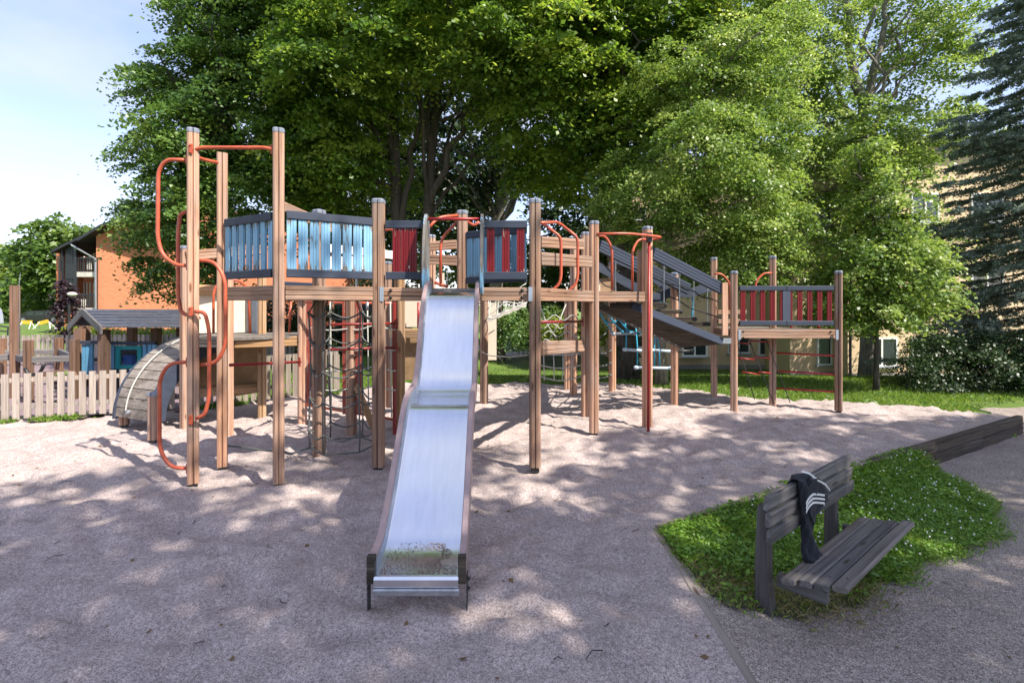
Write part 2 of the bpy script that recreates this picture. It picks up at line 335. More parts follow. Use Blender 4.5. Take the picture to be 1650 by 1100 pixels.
def beam_prof(t, h, g=2, c=.007, gd=.010, gw=.007):
    y0, y1, z0, z1 = -t / 2, t / 2, -h / 2, h / 2; p = [(y0 + c, z0), (y1 - c, z0), (y1, z0 + c)]
    for k in range(g):
        z = z0 + h * (k + 1) / (g + 1); p += [(y1, z - gw), (y1 - gd, z), (y1, z + gw)]
    p += [(y1, z1 - c), (y1 - c, z1), (y0 + c, z1), (y0, z1 - c)]
    for k in range(g)[::-1]:
        z = z0 + h * (k + 1) / (g + 1); p += [(y0, z + gw), (y0 + gd, z), (y0, z - gw)]
    p += [(y0, z0 + c)]; return p
def beam(name, p0, p1, h, t, mat, parent, g=2):
    p0, p1 = Vector(p0), Vector(p1); L_ = (p1 - p0).length; b = MB(); b.extr(beam_prof(t, h, g), 0, L_)
    return b.build(name, mat, parent, frame(p0, p1))
def post_prof(w):
    h = w / 2; c = w * .2; g = w * .07; q = w * .17
    one = [(-h, -h + c), (-h + c * .35, -h + c * .35), (-h + c, -h), (-g, -h), (0, -h + q), (g, -h), (h - c, -h)]
    p = []
    for k in range(4):
        a = k * math.pi / 2
        for (x, y) in one[1:]: p.append((x * math.cos(a) - y * math.sin(a), x * math.sin(a) + y * math.cos(a)))
    return p
def post(base, height, parent, w=.128, mat='post', rot=0, cap=True, foot=True, name='post', z0=0):
    b = MB(); b.prism(post_prof(w), z0 + (.03 if foot else -.12), height)
    m = Matrix.Translation(Vector((base[0], base[1], 0))) @ Matrix.Rotation(rot, 4, 'Z')
    o = b.build(name, mat, parent, m)
    if cap:
        c = MB(); pr = post_prof(w * 1.06); n = len(pr); vs = []; lev = [(height - .012, 1), (height + .022, 1), (height + .034, .88), (height + .041, .55)]
        for z, s in lev: vs += [(x * s, y * s, z) for x, y in pr]
        fs = [(k * n + i, k * n + (i + 1) % n, (k + 1) * n + (i + 1) % n, (k + 1) * n + i) for k in range(3) for i in range(n)] + [tuple(range(3 * n, 4 * n))]
        c.add(vs, fs); c.build('post_cap', 'cap', o, m)
    if foot:
        f = MB(); f.box(-w * .36, w * .36, -w * .36, w * .36, z0 - .15, z0 + .031); f.build('foot', 'black', o, m)
    return o
def pipe(name, pts, r, mat, parent, fr=.12, n=10):
    b = MB(); b.tube(fillet(pts, fr, 6), r, n); return b.build(name, mat, parent, smooth=True)
def pxpipe(name, pts, Y, r, mat, parent, fr=.12):
    return pipe(name, [at(x, y, Y[i] if isinstance(Y, (list, tuple)) else Y) for i, (x, y) in enumerate(pts)], r, mat, parent, fr)

def leaves_mesh(name, P, Nn, size, mat, parent, rnd=None, aspect=.75, fold=0.0):
    """P (n,3) leaf centres, Nn (n,3) normals, size (n,) -> one mesh of pointed leaves"""
    n = len(P); Nn = Nn / (np.linalg.norm(Nn, axis=1, keepdims=True) + 1e-9)
    t = rng.normal(size=(n, 3)); t -= Nn * (t * Nn).sum(1, keepdims=True); t /= np.linalg.norm(t, axis=1, keepdims=True) + 1e-9
    s = np.cross(Nn, t); z = size[:, None]
    a = P - t * z * .5; b_ = P + s * z * aspect * .5 - t * z * .08; c = P + t * z * .55; d = P - s * z * aspect * .5 - t * z * .08
    V = np.stack([a, b_, c, d], 1).reshape(-1, 3).astype(np.float32)
    return quads(name, V, mat, parent, rng.random(n) if rnd is None else rnd)
def quads(name, V, mat, parent, rnd):
    n = len(V) // 4
    c = Vector((float(V[:, 0].mean()), float(V[:, 1].mean()), float(V[:, 2].min()))); V = V - np.array(c, dtype=np.float32)
    me = bpy.data.meshes.new(name); me.vertices.add(n * 4); me.vertices.foreach_set('co', V.astype(np.float32).ravel())
    me.loops.add(n * 4); me.loops.foreach_set('vertex_index', np.arange(n * 4, dtype=np.int32)); me.polygons.add(n)
    me.polygons.foreach_set('loop_start', np.arange(0, n * 4, 4, dtype=np.int32))
    at_ = me.attributes.new('rnd', 'FLOAT', 'FACE'); at_.data.foreach_set('value', np.asarray(rnd, dtype=np.float32)); me.update(calc_edges=True)
    return link(name, me, mat, parent, Matrix.Translation(c))
def spray_points(blobs, ncl, per, spread, flat=.26, shell=.5, cull=.6):
    """leaf clusters through the volume of a few ellipsoids, thick near their outsides"""
    B = np.array(blobs, float); vol = B[:, 3] * B[:, 4] * B[:, 5]; w = vol ** .7; w /= w.sum()
    k = rng.choice(len(B), ncl, p=w); d = rng.normal(size=(ncl, 3)); d /= np.linalg.norm(d, axis=1, keepdims=True)
    rad = shell + (1.04 - shell) * rng.random(ncl) ** .6; rad *= 1 + .13 * np.sin(d[:, 0] * 7 + k) * np.cos(d[:, 2] * 6 + k * 2)
    C = B[k, :3] + d * rad[:, None] * B[k, 3:]
    inside = np.zeros(ncl, bool)
    for j in range(len(B)):
        q = np.linalg.norm((C - B[j, :3]) / B[j, 3:], axis=1); inside |= (q < cull) & (j != k)
    C, d = C[~inside], d[~inside]; n = len(C)
    sp = spread * (.6 + .8 * rng.random(n)); cr_ = rng.random(n)
    nn = np.stack([d[:, 0] * .5, d[:, 1] * .5, .9 + .3 * d[:, 2]], 1); nn /= np.linalg.norm(nn, axis=1, keepdims=True)
    idx = np.repeat(np.arange(n), per); off = rng.normal(size=(n * per, 3)) * .5
    N2 = nn[idx]; h = (off * N2).sum(1, keepdims=True); off = (off - h * N2 * (1 - flat)) * sp[idx][:, None]
    rad2 = (off[:, :2] ** 2).sum(1); off[:, 2] -= rad2 / (sp[idx] + .1) * .45
    P = C[idx] + off; LN = N2 + rng.normal(size=(n * per, 3)) * .55
    rnd = np.clip(.7 * cr_[idx] + .35 * rng.random(n * per) - .02, 0, 1)  # tone set per clump, imitating sunlit clumps and dark gaps
    return P, LN, rnd, C
def limb(p0, p1, r0, r1, wob=.25, n=7):
    p0, p1 = Vector(p0), Vector(p1); L_ = (p1 - p0).length; pts = []; rr = []
    for i in range(n + 1):
        u = i / n; p = p0.lerp(p1, u); s = math.sin(math.pi * u)
        p = p + Vector((random.uniform(-1, 1), random.uniform(-1, 1), random.uniform(-.4, .8) )) * wob * s * L_ * .12
        pts.append(p); rr.append(r0 * (1 - u) + r1 * u)
    return pts, rr
def tree(name, base, trunk_pts, blobs, ncl, per, leaf, spread, leafm, barkm='bark', tr=(.25, .1), label='', group=None, limbs=14, cat='tree', flat=.26, shell=.5, clip=None, extra=None):
    t = empty(name, base, label, cat, group)
    P, LN, rnd, C = spray_points(blobs, ncl, per, spread, flat, shell)
    if clip is not None:
        k = clip(P); P, LN, rnd = P[k], LN[k], rnd[k]
    tb = MB(); pts = [Vector(p) for p in trunk_pts]; base_r, top_r = tr
    dense = []
    for i in range(len(pts) - 1): dense += [pts[i].lerp(pts[i + 1], u) + Vector((random.uniform(-.03, .03), random.uniform(-.03, .03), 0)) * (1 if i + u > 0 else 0) for u in (0, .34, .67)]
    dense.append(pts[-1]); m = len(dense); rr = [base_r + (top_r - base_r) * (i / (m - 1)) for i in range(m)]; rr[0] *= 1.35
    tb.tube(dense, rr, 12)
    for k in range(limbs):
        u = .48 + .5 * (k + .5) / limbs; i = min(int(u * (m - 1)), m - 2); s = dense[i]; r0 = rr[i] * .42
        cand = C[np.linalg.norm((C - np.array(s)) * (1, 1, .7), axis=1) > .5]
        if len(cand) == 0: continue
        e = Vector(cand[rng.integers(len(cand))]); 
        if e.z < s.z - .5: e.z = s.z + .2
        pp, r_ = limb(s, e, r0, .018, .6, 8); tb.tube(pp, r_, 7)
        for q in range(3):
            j = random.randint(3, 7); e2 = pp[j] + Vector((random.uniform(-1, 1), random.uniform(-1, 1), random.uniform(.0, 1))) * random.uniform(.3, .8)
            p2, r2 = limb(pp[j], e2, r_[j] * .6, .008, .5, 4); tb.tube(p2, r2, 5)
    if extra: 
        for (a, b2, ra, rb) in extra: pp, r_ = limb(a, b2, ra, rb, .35, 8); tb.tube(pp, r_, 9)
    tb.build('trunk', barkm, t, smooth=True)
    leaves_mesh('crown', P, LN, leaf * (.6 + .7 * rng.random(len(P))), leafm, t, rnd)
    return t

# ---------------------------------------------------------------- ground
_tab = rng.random((256, 256))
def vnoise(x, y, s):
    x = np.asarray(x) * s + 50; y = np.asarray(y) * s + 50; xi = np.floor(x).astype(int); yi = np.floor(y).astype(int); fx = x - xi; fy = y - yi
    fx = fx * fx * (3 - 2 * fx); fy = fy * fy * (3 - 2 * fy); g = lambda a, b_: _tab[a % 256, b_ % 256]
    return (g(xi, yi) * (1 - fx) + g(xi + 1, yi) * fx) * (1 - fy) + (g(xi, yi + 1) * (1 - fx) + g(xi + 1, yi + 1) * fx) * fy
def sstep(a, b_, x): u = np.clip((np.asarray(x, float) - a) / (b_ - a), 0, 1); return u * u * (3 - 2 * u)
def inside(px, py, poly):
    px = np.asarray(px); py = np.asarray(py); r = np.zeros(px.shape, bool); n = len(poly)
    for i in range(n):
        (x0, y0), (x1, y1) = poly[i], poly[(i + 1) % n]
        c = ((y0 > py) != (y1 > py)) & (px < (x1 - x0) * (py - y0) / (y1 - y0 + 1e-12) + x0); r ^= c
    return r
def sheet(name, xs, ys, zf, mask, mat, kind='structure'):
    X, Y = np.meshgrid(xs, ys); Z = zf(X, Y); V = np.stack([X, Y, Z], -1).reshape(-1, 3)
    ny, nx = X.shape; i = (np.arange(ny - 1)[:, None] * nx + np.arange(nx - 1)[None]).ravel()
    F = np.stack([i, i + 1, i + nx + 1, i + nx], 1)
    if mask is not None:
        cx = V[F, 0].mean(1); cy = V[F, 1].mean(1); F = F[mask(cx, cy)]
    me = bpy.data.meshes.new(name); me.vertices.add(len(V)); me.vertices.foreach_set('co', V.astype(np.float32).ravel())
    me.loops.add(len(F) * 4); me.loops.foreach_set('vertex_index', F.astype(np.int32).ravel()); me.polygons.add(len(F))
    me.polygons.foreach_set('loop_start', np.arange(0, len(F) * 4, 4, dtype=np.int32)); me.update(calc_edges=True)
    o = link(name, me, mat, smooth=True); o['kind'] = kind; return o

FENCE = [(-14, 5.0), (-8.01, 7.67), (-5.99, 8.52), (-5.15, 9.04), (-4.27, 9.78), (-3.65, 10.3)]
KERB = [(1.18, -1.0), (1.18, 4.04), (2.53, 4.85), (4.27, 5.81), (8.34, 8.05)]
SAND = [(-14, -4), (1.18, -4)] + KERB + [(7.88, 8.47), (6.63, 9.1), (4.16, 10.1), (2.56, 11.5), (-2.41, 11.6)] + [(a - .06, b_ + .12) for a, b_ in FENCE[::-1]]
def slope(x, y): return -1.02 * sstep(12, 19.5, y) * sstep(-5, 0, x)
def pathz(x, y): return -.27 * (1 - np.exp(-np.clip(np.asarray(x, float) - 1.20, 0, 99) / .85)) + .12 * sstep(7.5, 9.5, y) - .004
def boarddist(x, y):                       # distance to the right of the sand's edging boards
    x = np.asarray(x, float); y = np.asarray(y, float); d = np.full(x.shape, 1e9)
    for (x0, y0), (x1, y1) in zip(KERB[:-1], KERB[1:]):
        t = np.clip(((x - x0) * (x1 - x0) + (y - y0) * (y1 - y0)) / ((x1 - x0) ** 2 + (y1 - y0) ** 2), 0, 1)
        d = np.minimum(d, np.hypot(x - x0 - t * (x1 - x0), y - y0 - t * (y1 - y0)))
    return d
RIGHT = [(1.18, -4), (1.18, 4.04), (2.53, 4.85), (4.27, 5.81), (8.34, 8.05), (8.6, 9.4), (14, 10.2), (22, 10.6), (22, -4)]
def groundz(x, y):
    z = slope(x, y) - .03 + .05 * (vnoise(x, y, .35) - .5) * sstep(11, 14, y)
    near = inside(x, y, RIGHT); z = np.where(inside(x, y, SAND), -.14, z); return np.where(near, -.6, z)
ax = np.concatenate([[-600, -300, -150, -80, -50], np.arange(-36, -14, 1.0), np.arange(-14, 26, .35), np.arange(26, 50, 3.0), [80, 150, 300, 600]])
ay = np.concatenate([[-300, -80, -30, -10], np.arange(-4, 24, .35), np.arange(24, 60, 3.0), [80, 120, 200, 400, 900]])
sheet('lawn_ground', ax, ay, groundz, None, 'lawn')
def sandz(x, y):
    z = .05 * (vnoise(x, y, 1.1) - .5) + .040 * (vnoise(x, y, 3.3) - .5) + .052 * (vnoise(x + 9, y, 6.5) - .5) + .02 * (vnoise(x, y + 2, 9.3) - .5) + .022 * (vnoise(x, y + 5, 12) - .5)
    e = np.minimum(boarddist(x, y), 3); z = z * sstep(.05, .5, e) + .05 * sstep(.3, 3, e) * vnoise(x, y, .4) * 0
    fp = vnoise(x * 1.0 + 31, y * 1.4 + 3, 4.2); z = z - .03 * sstep(.60, .74, fp) * sstep(.1, .5, e) - .045 * np.exp(-((x + .6) ** 2 / .16 + (y - 2.72) ** 2 / .07))
    return z
ys = [0.6]
while ys[-1] < 12.2: ys.append(ys[-1] + .022 + .006 * ys[-1])
sheet('sand_ground', np.arange(-14, 8.6, .045), np.array(ys), sandz, lambda x, y: inside(x, y, SAND), 'sand')
ys = [.4]
while ys[-1] < 11: ys.append(ys[-1] + .03 + .008 * ys[-1])
sheet('gravel_path', np.arange(1.18, 20, .06), np.array(ys), lambda x, y: pathz(x, y) + .016 * (vnoise(x, y, 3) - .5) + .012 * (vnoise(x, y, 9) - .5), lambda x, y: inside(x, y, RIGHT), 'path')
ISL = [tuple(gp(a, b_, -.17)[:2]) for a, b_ in ((1232, 792), (1330, 770), (1400, 748), (1470, 742), (1545, 765), (1598, 800), (1606, 848), (1540, 880), (1450, 905), (1405, 930), (1400, 960), (1330, 990), (1250, 1008), (1180, 1010), (1150, 985))] + [(1.2, 3.4), (1.2, 4.0), (2.5, 4.85)]
def islz(x, y): 
    d = boarddist(x, y); return pathz(x, y) * sstep(.0, .35, d) + .008 + .015 * (vnoise(x, y, 2.2) - .35) * sstep(0, .4, d) - .02 * (1 - sstep(0, .3, d))
sheet('grass_island_ground', np.arange(1.18, 6.5, .05), np.arange(2.2, 7, .05), islz, lambda x, y: inside(x + .16 * (vnoise(x, y, 3) - .5), y + .2 * (vnoise(y, x, 3) - .5), ISL) & inside(x, y, RIGHT), 'soil')
sheet('mauve_play_surface', np.arange(-18, -5, .25), np.arange(5, 16.2, .25), lambda x, y: x * 0 + .004, lambda x, y: inside(x, y, [(-18, 3.3), (-14, 5.0), (-8.01, 7.67), (-5.99, 8.52), (-5.2, 9.0), (-6.2, 11), (-8, 15), (-18, 16)]), 'rubber')
sheet('far_walkway', np.arange(-8, 4.2, .4), np.array([27.2, 28.0, 29, 30.0]), lambda x, y: slope(x, y) + .02, None, 'concrete')

def blades(name, X, Y, Z, h, w, mat, lean=.35, label='', cat=''):
    n = len(X); a = rng.random(n) * 6.283; hh = h * (.5 + rng.random(n)); ww = w * (.6 + .8 * rng.random(n))
    s = np.stack([np.cos(a), np.sin(a), a * 0], 1) * ww[:, None]; l = rng.normal(size=(n, 2)) * lean
    b_ = np.stack([X, Y, Z], 1); m_ = b_ + np.stack([l[:, 0] * hh * .35, l[:, 1] * hh * .35, hh * .6], 1); tip = b_ + np.stack([l[:, 0] * hh, l[:, 1] * hh, hh], 1)
    V = np.stack([b_ - s * .5, b_ + s * .5, m_ + s * .35, tip], 1).reshape(-1, 3)
    o = quads(name, V, mat, None, rng.random(n)); tag(o, label, cat, None, 'stuff'); return o
def scatter(n, poly, zf, dens=None):
    P = np.array(poly); X = P[:, 0].min() + rng.random(n) * np.ptp(P[:, 0]); Y = P[:, 1].min() + rng.random(n) * np.ptp(P[:, 1])
    k = inside(X, Y, poly)
    if dens is not None: k &= rng.random(n) < dens(X, Y)
    X, Y = X[k], Y[k]; return X, Y, zf(X, Y)
# lawn beyond the sand
lawnpoly = [(-3.6, 10.4), (-2.41, 11.5), (2.56, 11.4), (4.16, 10.0), (6.63, 9.0), (7.88, 8.4), (8.5, 8.9), (12, 10), (14, 14), (16, 22), (-4, 22), (-6, 12)]
X, Y, Z = scatter(330000, lawnpoly, groundz, lambda x, y: np.clip(1.5 - (y - 9) / 9, .15, 1) * sstep(-.1, .25, (~inside(x, y + .12, SAND)).astype(float)))
blades('lawn_grass', X, Y, Z - .01, .055, .012, 'grass_blade', .5, 'short sunlit green grass on the lawn behind the sand area', 'grass')
# weeds under the pickets
fx, fy = [], []
for (x0, y0), (x1, y1) in zip(FENCE[:-1], FENCE[1:]):
    k = int(900 * math.hypot(x1 - x0, y1 - y0)); u = rng.random(k); q = vnoise(x0 + (x1 - x0) * u, u * 0, 2.2) > .60; u = u[q]
    fx.append(x0 + (x1 - x0) * u + rng.normal(size=len(u)) * .05); fy.append(y0 + (y1 - y0) * u - .02 + rng.normal(size=len(u)) * .05)
fx = np.concatenate(fx); fy = np.concatenate(fy)
blades('fence_weeds', fx, fy, fx * 0 - .01, .07, .012, 'grass_blade', .5, 'bright weeds growing along the foot of the pale picket fence', 'weeds')
# the island round the bench: clover leaves, blades and dry tufts
def island_d(x, y): return np.clip(.25 + 1.5 * (vnoise(x, y, 1.7) - .25), .1, 1)
isl_in = lambda x, y: inside(x + .16 * (vnoise(x, y, 3) - .5) + .07 * rng.normal(size=np.shape(x)), y + .2 * (vnoise(y, x, 3) - .5) + .07 * rng.normal(size=np.shape(x)), ISL) & (boarddist(x, y) > .01) & inside(x, y, RIGHT)
bare = lambda x, y: np.where((y < 3.55) & (x < 2.3), .22, 1.0) * np.where(np.hypot(x - 2.4, y - 3.1) < .7, .25, 1)
X, Y, Z = scatter(420000, [(1.2, 2.2), (6.6, 2.2), (6.6, 7), (1.2, 7)], islz, lambda x, y: isl_in(x, y) * island_d(x, y) * bare(x, y))
nn = np.stack([rng.normal(size=len(X)) * .45, rng.normal(size=len(X)) * .45, np.ones(len(X))], 1)
o = leaves_mesh('clover', np.stack([X, Y, Z + .006 + .045 * rng.random(len(X)) * (.2 + vnoise(X, Y, 5) + .5 * vnoise(X, Y, 14))], 1), nn, .011 + .019 * rng.random(len(X)) ** 1.5, 'clover', None, aspect=.8); tag(o, 'dense green clover and low weeds covering the island behind the bench', 'clover', None, 'stuff')
X, Y, Z = scatter(260000, [(1.2, 2.2), (6.6, 2.2), (6.6, 7), (1.2, 7)], islz, lambda x, y: isl_in(x, y) * bare(x, y) * (.3 + vnoise(x, y, 2.5)))
blades('island_grass', X, Y, Z - .01, .045, .005, 'grass_blade', .6, 'longer grass blades growing among the clover round the bench', 'grass')
X, Y, Z = scatter(14000, [(1.25, 2.5), (3.2, 2.5), (3.2, 3.7), (1.25, 3.7)], islz, lambda x, y: isl_in(x, y) * (vnoise(x, y, 3.1) > .48) * .8)
blades('dry_tufts', X, Y, Z - .01, .038, .0025, 'drygrass', .7, 'thin yellowish dry grass at the near leg of the bench', 'grass')
X, Y, Z = scatter(520, ISL, islz, lambda x, y: (y > 3.9) * (x > 2.2) * 1.0)
Xb, Yb, Zb = scatter(9000, ISL, islz, lambda x, y: (vnoise(x, y, 2.7) > .45) * bare(x, y))
o = leaves_mesh('broadleaf_weeds', np.stack([Xb, Yb, Zb + .03 + .035 * rng.random(len(Xb))], 1), np.stack([rng.normal(size=len(Xb)) * .4, rng.normal(size=len(Xb)) * .4, np.ones(len(Xb))], 1), .03 + .035 * rng.random(len(Xb)), 'clover', None, aspect=.5); tag(o, 'broad-leaved weeds standing out of the clover around the bench', 'weeds', None, 'stuff')
wf = MB()
for x, y, z in zip(X, Y, Z): wf.sphere((x, y, z + .085), .008, 5, 4)
tag(wf.build('clover_flowers', 'white'), 'tiny white clover flowers dotted over the green island', 'flowers', None, 'stuff')
# spilled stones, leaf litter and twigs on the sand and the path
P = np.stack([rng.uniform(-6, 6, 420), rng.uniform(2.0, 9, 420), np.zeros(420)], 1); P[:, 2] = np.where(inside(P[:, 0], P[:, 1], SAND), sandz(P[:, 0], P[:, 1]), pathz(P[:, 0], P[:, 1])) + .007
o = leaves_mesh('fallen_leaves', P, np.stack([rng.normal(size=420) * .3, rng.normal(size=420) * .3, np.ones(420)], 1), .012 + .04 * rng.random(420) ** 3, plain('dead_leaf', (.14, .085, .035), .8), None); tag(o, 'small brown fallen leaves scattered over the sand and gravel', 'leaves', None, 'stuff')
tw = MB()
for k in range(70):
    x, y = random.uniform(-5.5, 5.5), random.uniform(2.4, 8.5); z = float(sandz(np.array([x]), np.array([y]))[0]) if bool(inside(np.array([x]), np.array([y]), SAND)[0]) else float(pathz(x, y))
    a = random.random() * 6.3; l = random.uniform(.03, .12); tw.tube([(x, y, z + .006), (x + math.cos(a) * l * .5, y + math.sin(a) * l * .5, z + .014), (x + math.cos(a + .4) * l, y + math.sin(a + .4) * l, z + .007)], .0025, 4)
tag(tw.build('twigs', 'black'), 'short dark twigs lying on the sand and gravel', 'twigs', None, 'stuff')

# edging boards and the timber retaining wall
def board_run(name, p0, p1, z0, z1, t, mat, label, cat, segs=1, over=0):
    r = empty(name, (p0[0], p0[1], z0), label, cat)
    for k in range(segs):
        a = Vector((p0[0], p0[1], 0)).lerp(Vector((p1[0], p1[1], 0)), k / segs); b_ = Vector((p0[0], p0[1], 0)).lerp(Vector((p1[0], p1[1], 0)), (k + 1) / segs)
        a.z = b_.z = (z0 + z1) / 2; d = (b_ - a).normalized() * .002
        m = MB(); m.cbox(0, (b_ - a - 2 * d).length, -t / 2, t / 2, -(z1 - z0) / 2, (z1 - z0) / 2, .006); m.build('plank', mat, r, frame(a + d, b_ - d))
    return r
board_run('edging_board', (1.18, -.6), (1.18, 4.03), -.2, .007, .05, 'kerb', 'grey flush timber edging between the sand and the near gravel', 'edging board', 2)
board_run('edging_board', (1.20, 4.06), (4.25, 5.79), -.3, .022, .045, 'kerb', 'low grey timber edging behind the bench, half hidden by clover', 'edging board', 2)
rw = empty('retaining_wall', (4.3, 5.8, -.3), 'two-course weathered timber retaining wall along the right edge of the sand', 'retaining wall')
a, b_ = Vector((4.20, 5.755, 0)), Vector((8.36, 8.07, 0))
for k, (za, zb) in enumerate(((-.34, -.125), (-.119, .03))):
    for s in range(3):
        p, q = a.lerp(b_, s / 3 + (.0 if k else .0)), a.lerp(b_, (s + 1) / 3); p.z = q.z = (za + zb) / 2
        m = MB(); m.cbox(.003, (q - p).length - .003, -.04 + .003 * k, .04 + .003 * k, -(zb - za) / 2, (zb - za) / 2, .01); m.build('timber', 'wall_timber', rw, frame(p, q))

# ---------------------------------------------------------------- the climbing frame (one bolted thing)
PS = empty('climbing_frame', (0, 7, 0), 'large wooden climbing frame with steel slide, blue and red guards and orange bars', 'climbing frame')
PX = dict(A=(311, 782), C=(449, 782), B=(358, 755), E=(610, 755), F=(862, 755), D=(514, 732), G=(957, 699.5), I=(1043, 686), J=(1087, 652.5), K=(943, 672),
          L=(986.6, 629), M=(924, 635.5), M2=(914, 626), N=(1182.6, 663), O=(1351, 664), P=(1245, 653.5), Q=(1150.5, 643), R=(780, 650), S=(745, 726),
          U=(695, 665), V=(644, 692), W=(625, 653), T=(422, 672), X=(299, 689), Z=(367, 698), Y1=(487, 683), Y2=(566, 698))
B = {k: gp(x, y) for k, (x, y) in PX.items()}
HT = dict(A=3.61, C=3.61, B=3.55, E=3.0, F=3.0, D=2.98, G=3.0, I=3.0, J=2.4, K=3.0, L=2.72, M=3.0, M2=2.0, N=2.39, O=2.39, P=2.7, Q=2.73, R=2.05, S=3.0, U=3.0, V=2.9, W=2.6, T=2.62, X=2.69, Z=2.2, Y1=2.0, Y2=2.0)
ROT = {k: R(30 * ((i * 7) % 3)) * (0 if k in 'ABCEF' else 1) for i, k in enumerate(B)}
PO = {}
ROT.update(A=R(33), B=R(31), C=R(24), N=R(-25), O=R(-33), P=R(-28), Q=R(-24))
for k in B: PO[k] = post(B[k], HT[k], PS, .108 if k in 'ABC' else (.118 if k in 'NOPQ' else .128), 'goldz' if k in ('T', 'V') else 'post', ROT[k], cap=HT[k] > 2.3 and k != 'B', foot=k in ('A', 'B', 'C', 'E', 'F', 'O', 'G'))
# the stump and the foot of the arch
post(gp(248, 711), .63, PS, .12); 
def BM(a, b_, z, h=.15, t=.055, mat='beam', inset=.062, off=0.0, g=2, name='beam', za=None, zb=None):
    p, q = Vector((a.x, a.y, za or z)), Vector((b_.x, b_.y, zb or z)); d = (q - p).normalized(); s = Vector((-d.y, d.x, 0)) * off
    return beam(name, p + d * inset + s, q - d * inset + s, h, t, mat, PS, g)
DZ = 2.045                                                     # top of the high deck
for a, b_ in (('B', 'C'), ('C', 'E'), ('B', 'D')): BM(B[a], B[b_], DZ - .075)
BM(B['E'], B['D'], DZ - .08)
xs0, xs1 = -.97, -.335                                          # the slide leaves the deck between these
BM(B['E'], Vector((xs0, B['E'].y, 0)), DZ - .08, inset=.0, name='beam'); BM(Vector((xs1, B['F'].y, 0)), B['F'], DZ - .08, inset=.0)
for a, b_ in (('F', 'G'), ('G', 'I'), ('K', 'G'), ('G', 'K'),): 
    if (a, b_) != ('G', 'K'): BM(B[a], B[b_], DZ - .08)
# plates and bolts at the slide bay
for k, s in (('E', 1), ('F', -1)):
    b = MB(); c = B[k]; b.box(c.x + s * .030, c.x + s * .075, c.y - .070, c.y - .064, DZ - .16, DZ + .0); pl = b.build('bracket_plate', 'plate', PO[k])
    for z in (DZ - .035, DZ - .115):
        b = MB(); b.sphere((c.x + s * .145, c.y - .035, z), .018, 10, 6); b.build('bolt', 'black', PO[k], smooth=True)
        for zz in (DZ - .145, DZ - .015):
            pass
for k, s in (('N', 1), ('O', -1)):
    b = MB(); c = B[k]; b.box(c.x + s * .045, c.x + s * .088, c.y - .072, c.y - .064, 1.25, 1.42); b.build('bracket_plate', 'plate', PO[k])
    for z in (1.28, 1.385): b = MB(); b.sphere((c.x + s * .15, c.y - .03, z), .016, 10, 6); b.build('bolt', 'black', PO[k], smooth=True)
def deck(poly, z, t=.05, mat='greywood'):
    b = MB(); b.prism([(p[0], p[1]) for p in poly], z - t, z); return b.build('deck', mat, PS)
deck([B['B'], B['C'], B['E'], B['D']], DZ - .012)
deck([B['E'] + Vector((.07, .05, 0)), Vector((.2, 5.57, 0)), B['G'], B['K'], Vector((.3, 7.0, 0)), Vector((-1.4, 6.9, 0))], DZ - .012)
deck([B['G'], B['I'], B['L'], B['K']], DZ - .014)

# guards of upright boards between two stained rails
def guard(a, b_, n, z0, z1, slat, railm='rail', w=.088, ext=.0, skip=(), rail_h=.085, label=None, t=.028, off=-.0, mid=None):
    a, b_ = Vector((a[0], a[1], 0)), Vector((b_[0], b_[1], 0)); L_ = (b_ - a).length; zc = (z0 + z1) / 2; fr = frame(Vector((a.x, a.y, zc)), Vector((b_.x, b_.y, zc)))
    m = MB(); hh = (z1 - z0) / 2 - rail_h
    x0, x1 = ext + w * .55, L_ - ext - w * .55
    for i in range(n):
        if i in skip: continue
        x = x0 + (x1 - x0) * i / max(1, n - 1)
        if mid and abs(x - L_ / 2) < mid: continue
        j = random.uniform(-.002, .002); pr = [(x - w / 2, -t / 2 + j), (x - w * .2, -t / 2 + j), (x - w * .15, -t / 2 + .005 + j), (x - w * .1, -t / 2 + j), (x + w * .1, -t / 2 + j), (x + w * .15, -t / 2 + .005 + j), (x + w * .2, -t / 2 + j), (x + w / 2, -t / 2 + j), (x + w / 2, t / 2 + j), (x - w / 2, t / 2 + j)]
        m.prism(pr, -hh - .03, hh + .03)
    o = m.build('guard_panel', slat, PS, fr)
    if label: o['label'] = label
    for s in (-1, 1):
        r = MB(); r.cbox(.004, L_ - .004, -.030, .030, s * (hh + rail_h / 2) - rail_h / 2, s * (hh + rail_h / 2) + rail_h / 2, .006); r.build('rail', railm, o, fr)
    return o, fr
def inset(a, b_, d=.085):
    u = (b_ - a).normalized(); return a + u * d, b_ - u * d
ZB, ZT = 2.13, 2.80
guard(*inset(B['B'], B['C']), 7, ZB, ZT, 'blue', w=.072, label='light blue slatted guard, sunlit, between the tall posts')
guard(*inset(B['C'], B['E'], .07), 8, ZB, ZT + .015, 'blue', w=.092, label='light blue slatted guard with flaking paint')
yf = B['E'].y - .01
guard((B['E'].x + .085, yf), (xs0 - .02, yf), 3, ZB, ZT - .01, 'red', w=.085, label='flaking dark red guard beside the slide top', ext=.075)
guard((xs1 + .02, yf), (B['F'].x - .085, yf), 3, ZB, ZT - .01, 'red', w=.085, label='dark red guard right of the slide top', ext=.03)
guard(*inset(B['S'], Vector((B['F'].x - .03, B['F'].y + .1, 0)), .08), 8, ZB - .02, ZT - .04, 'blue', w=.088, label='light blue guard behind the right red guard')
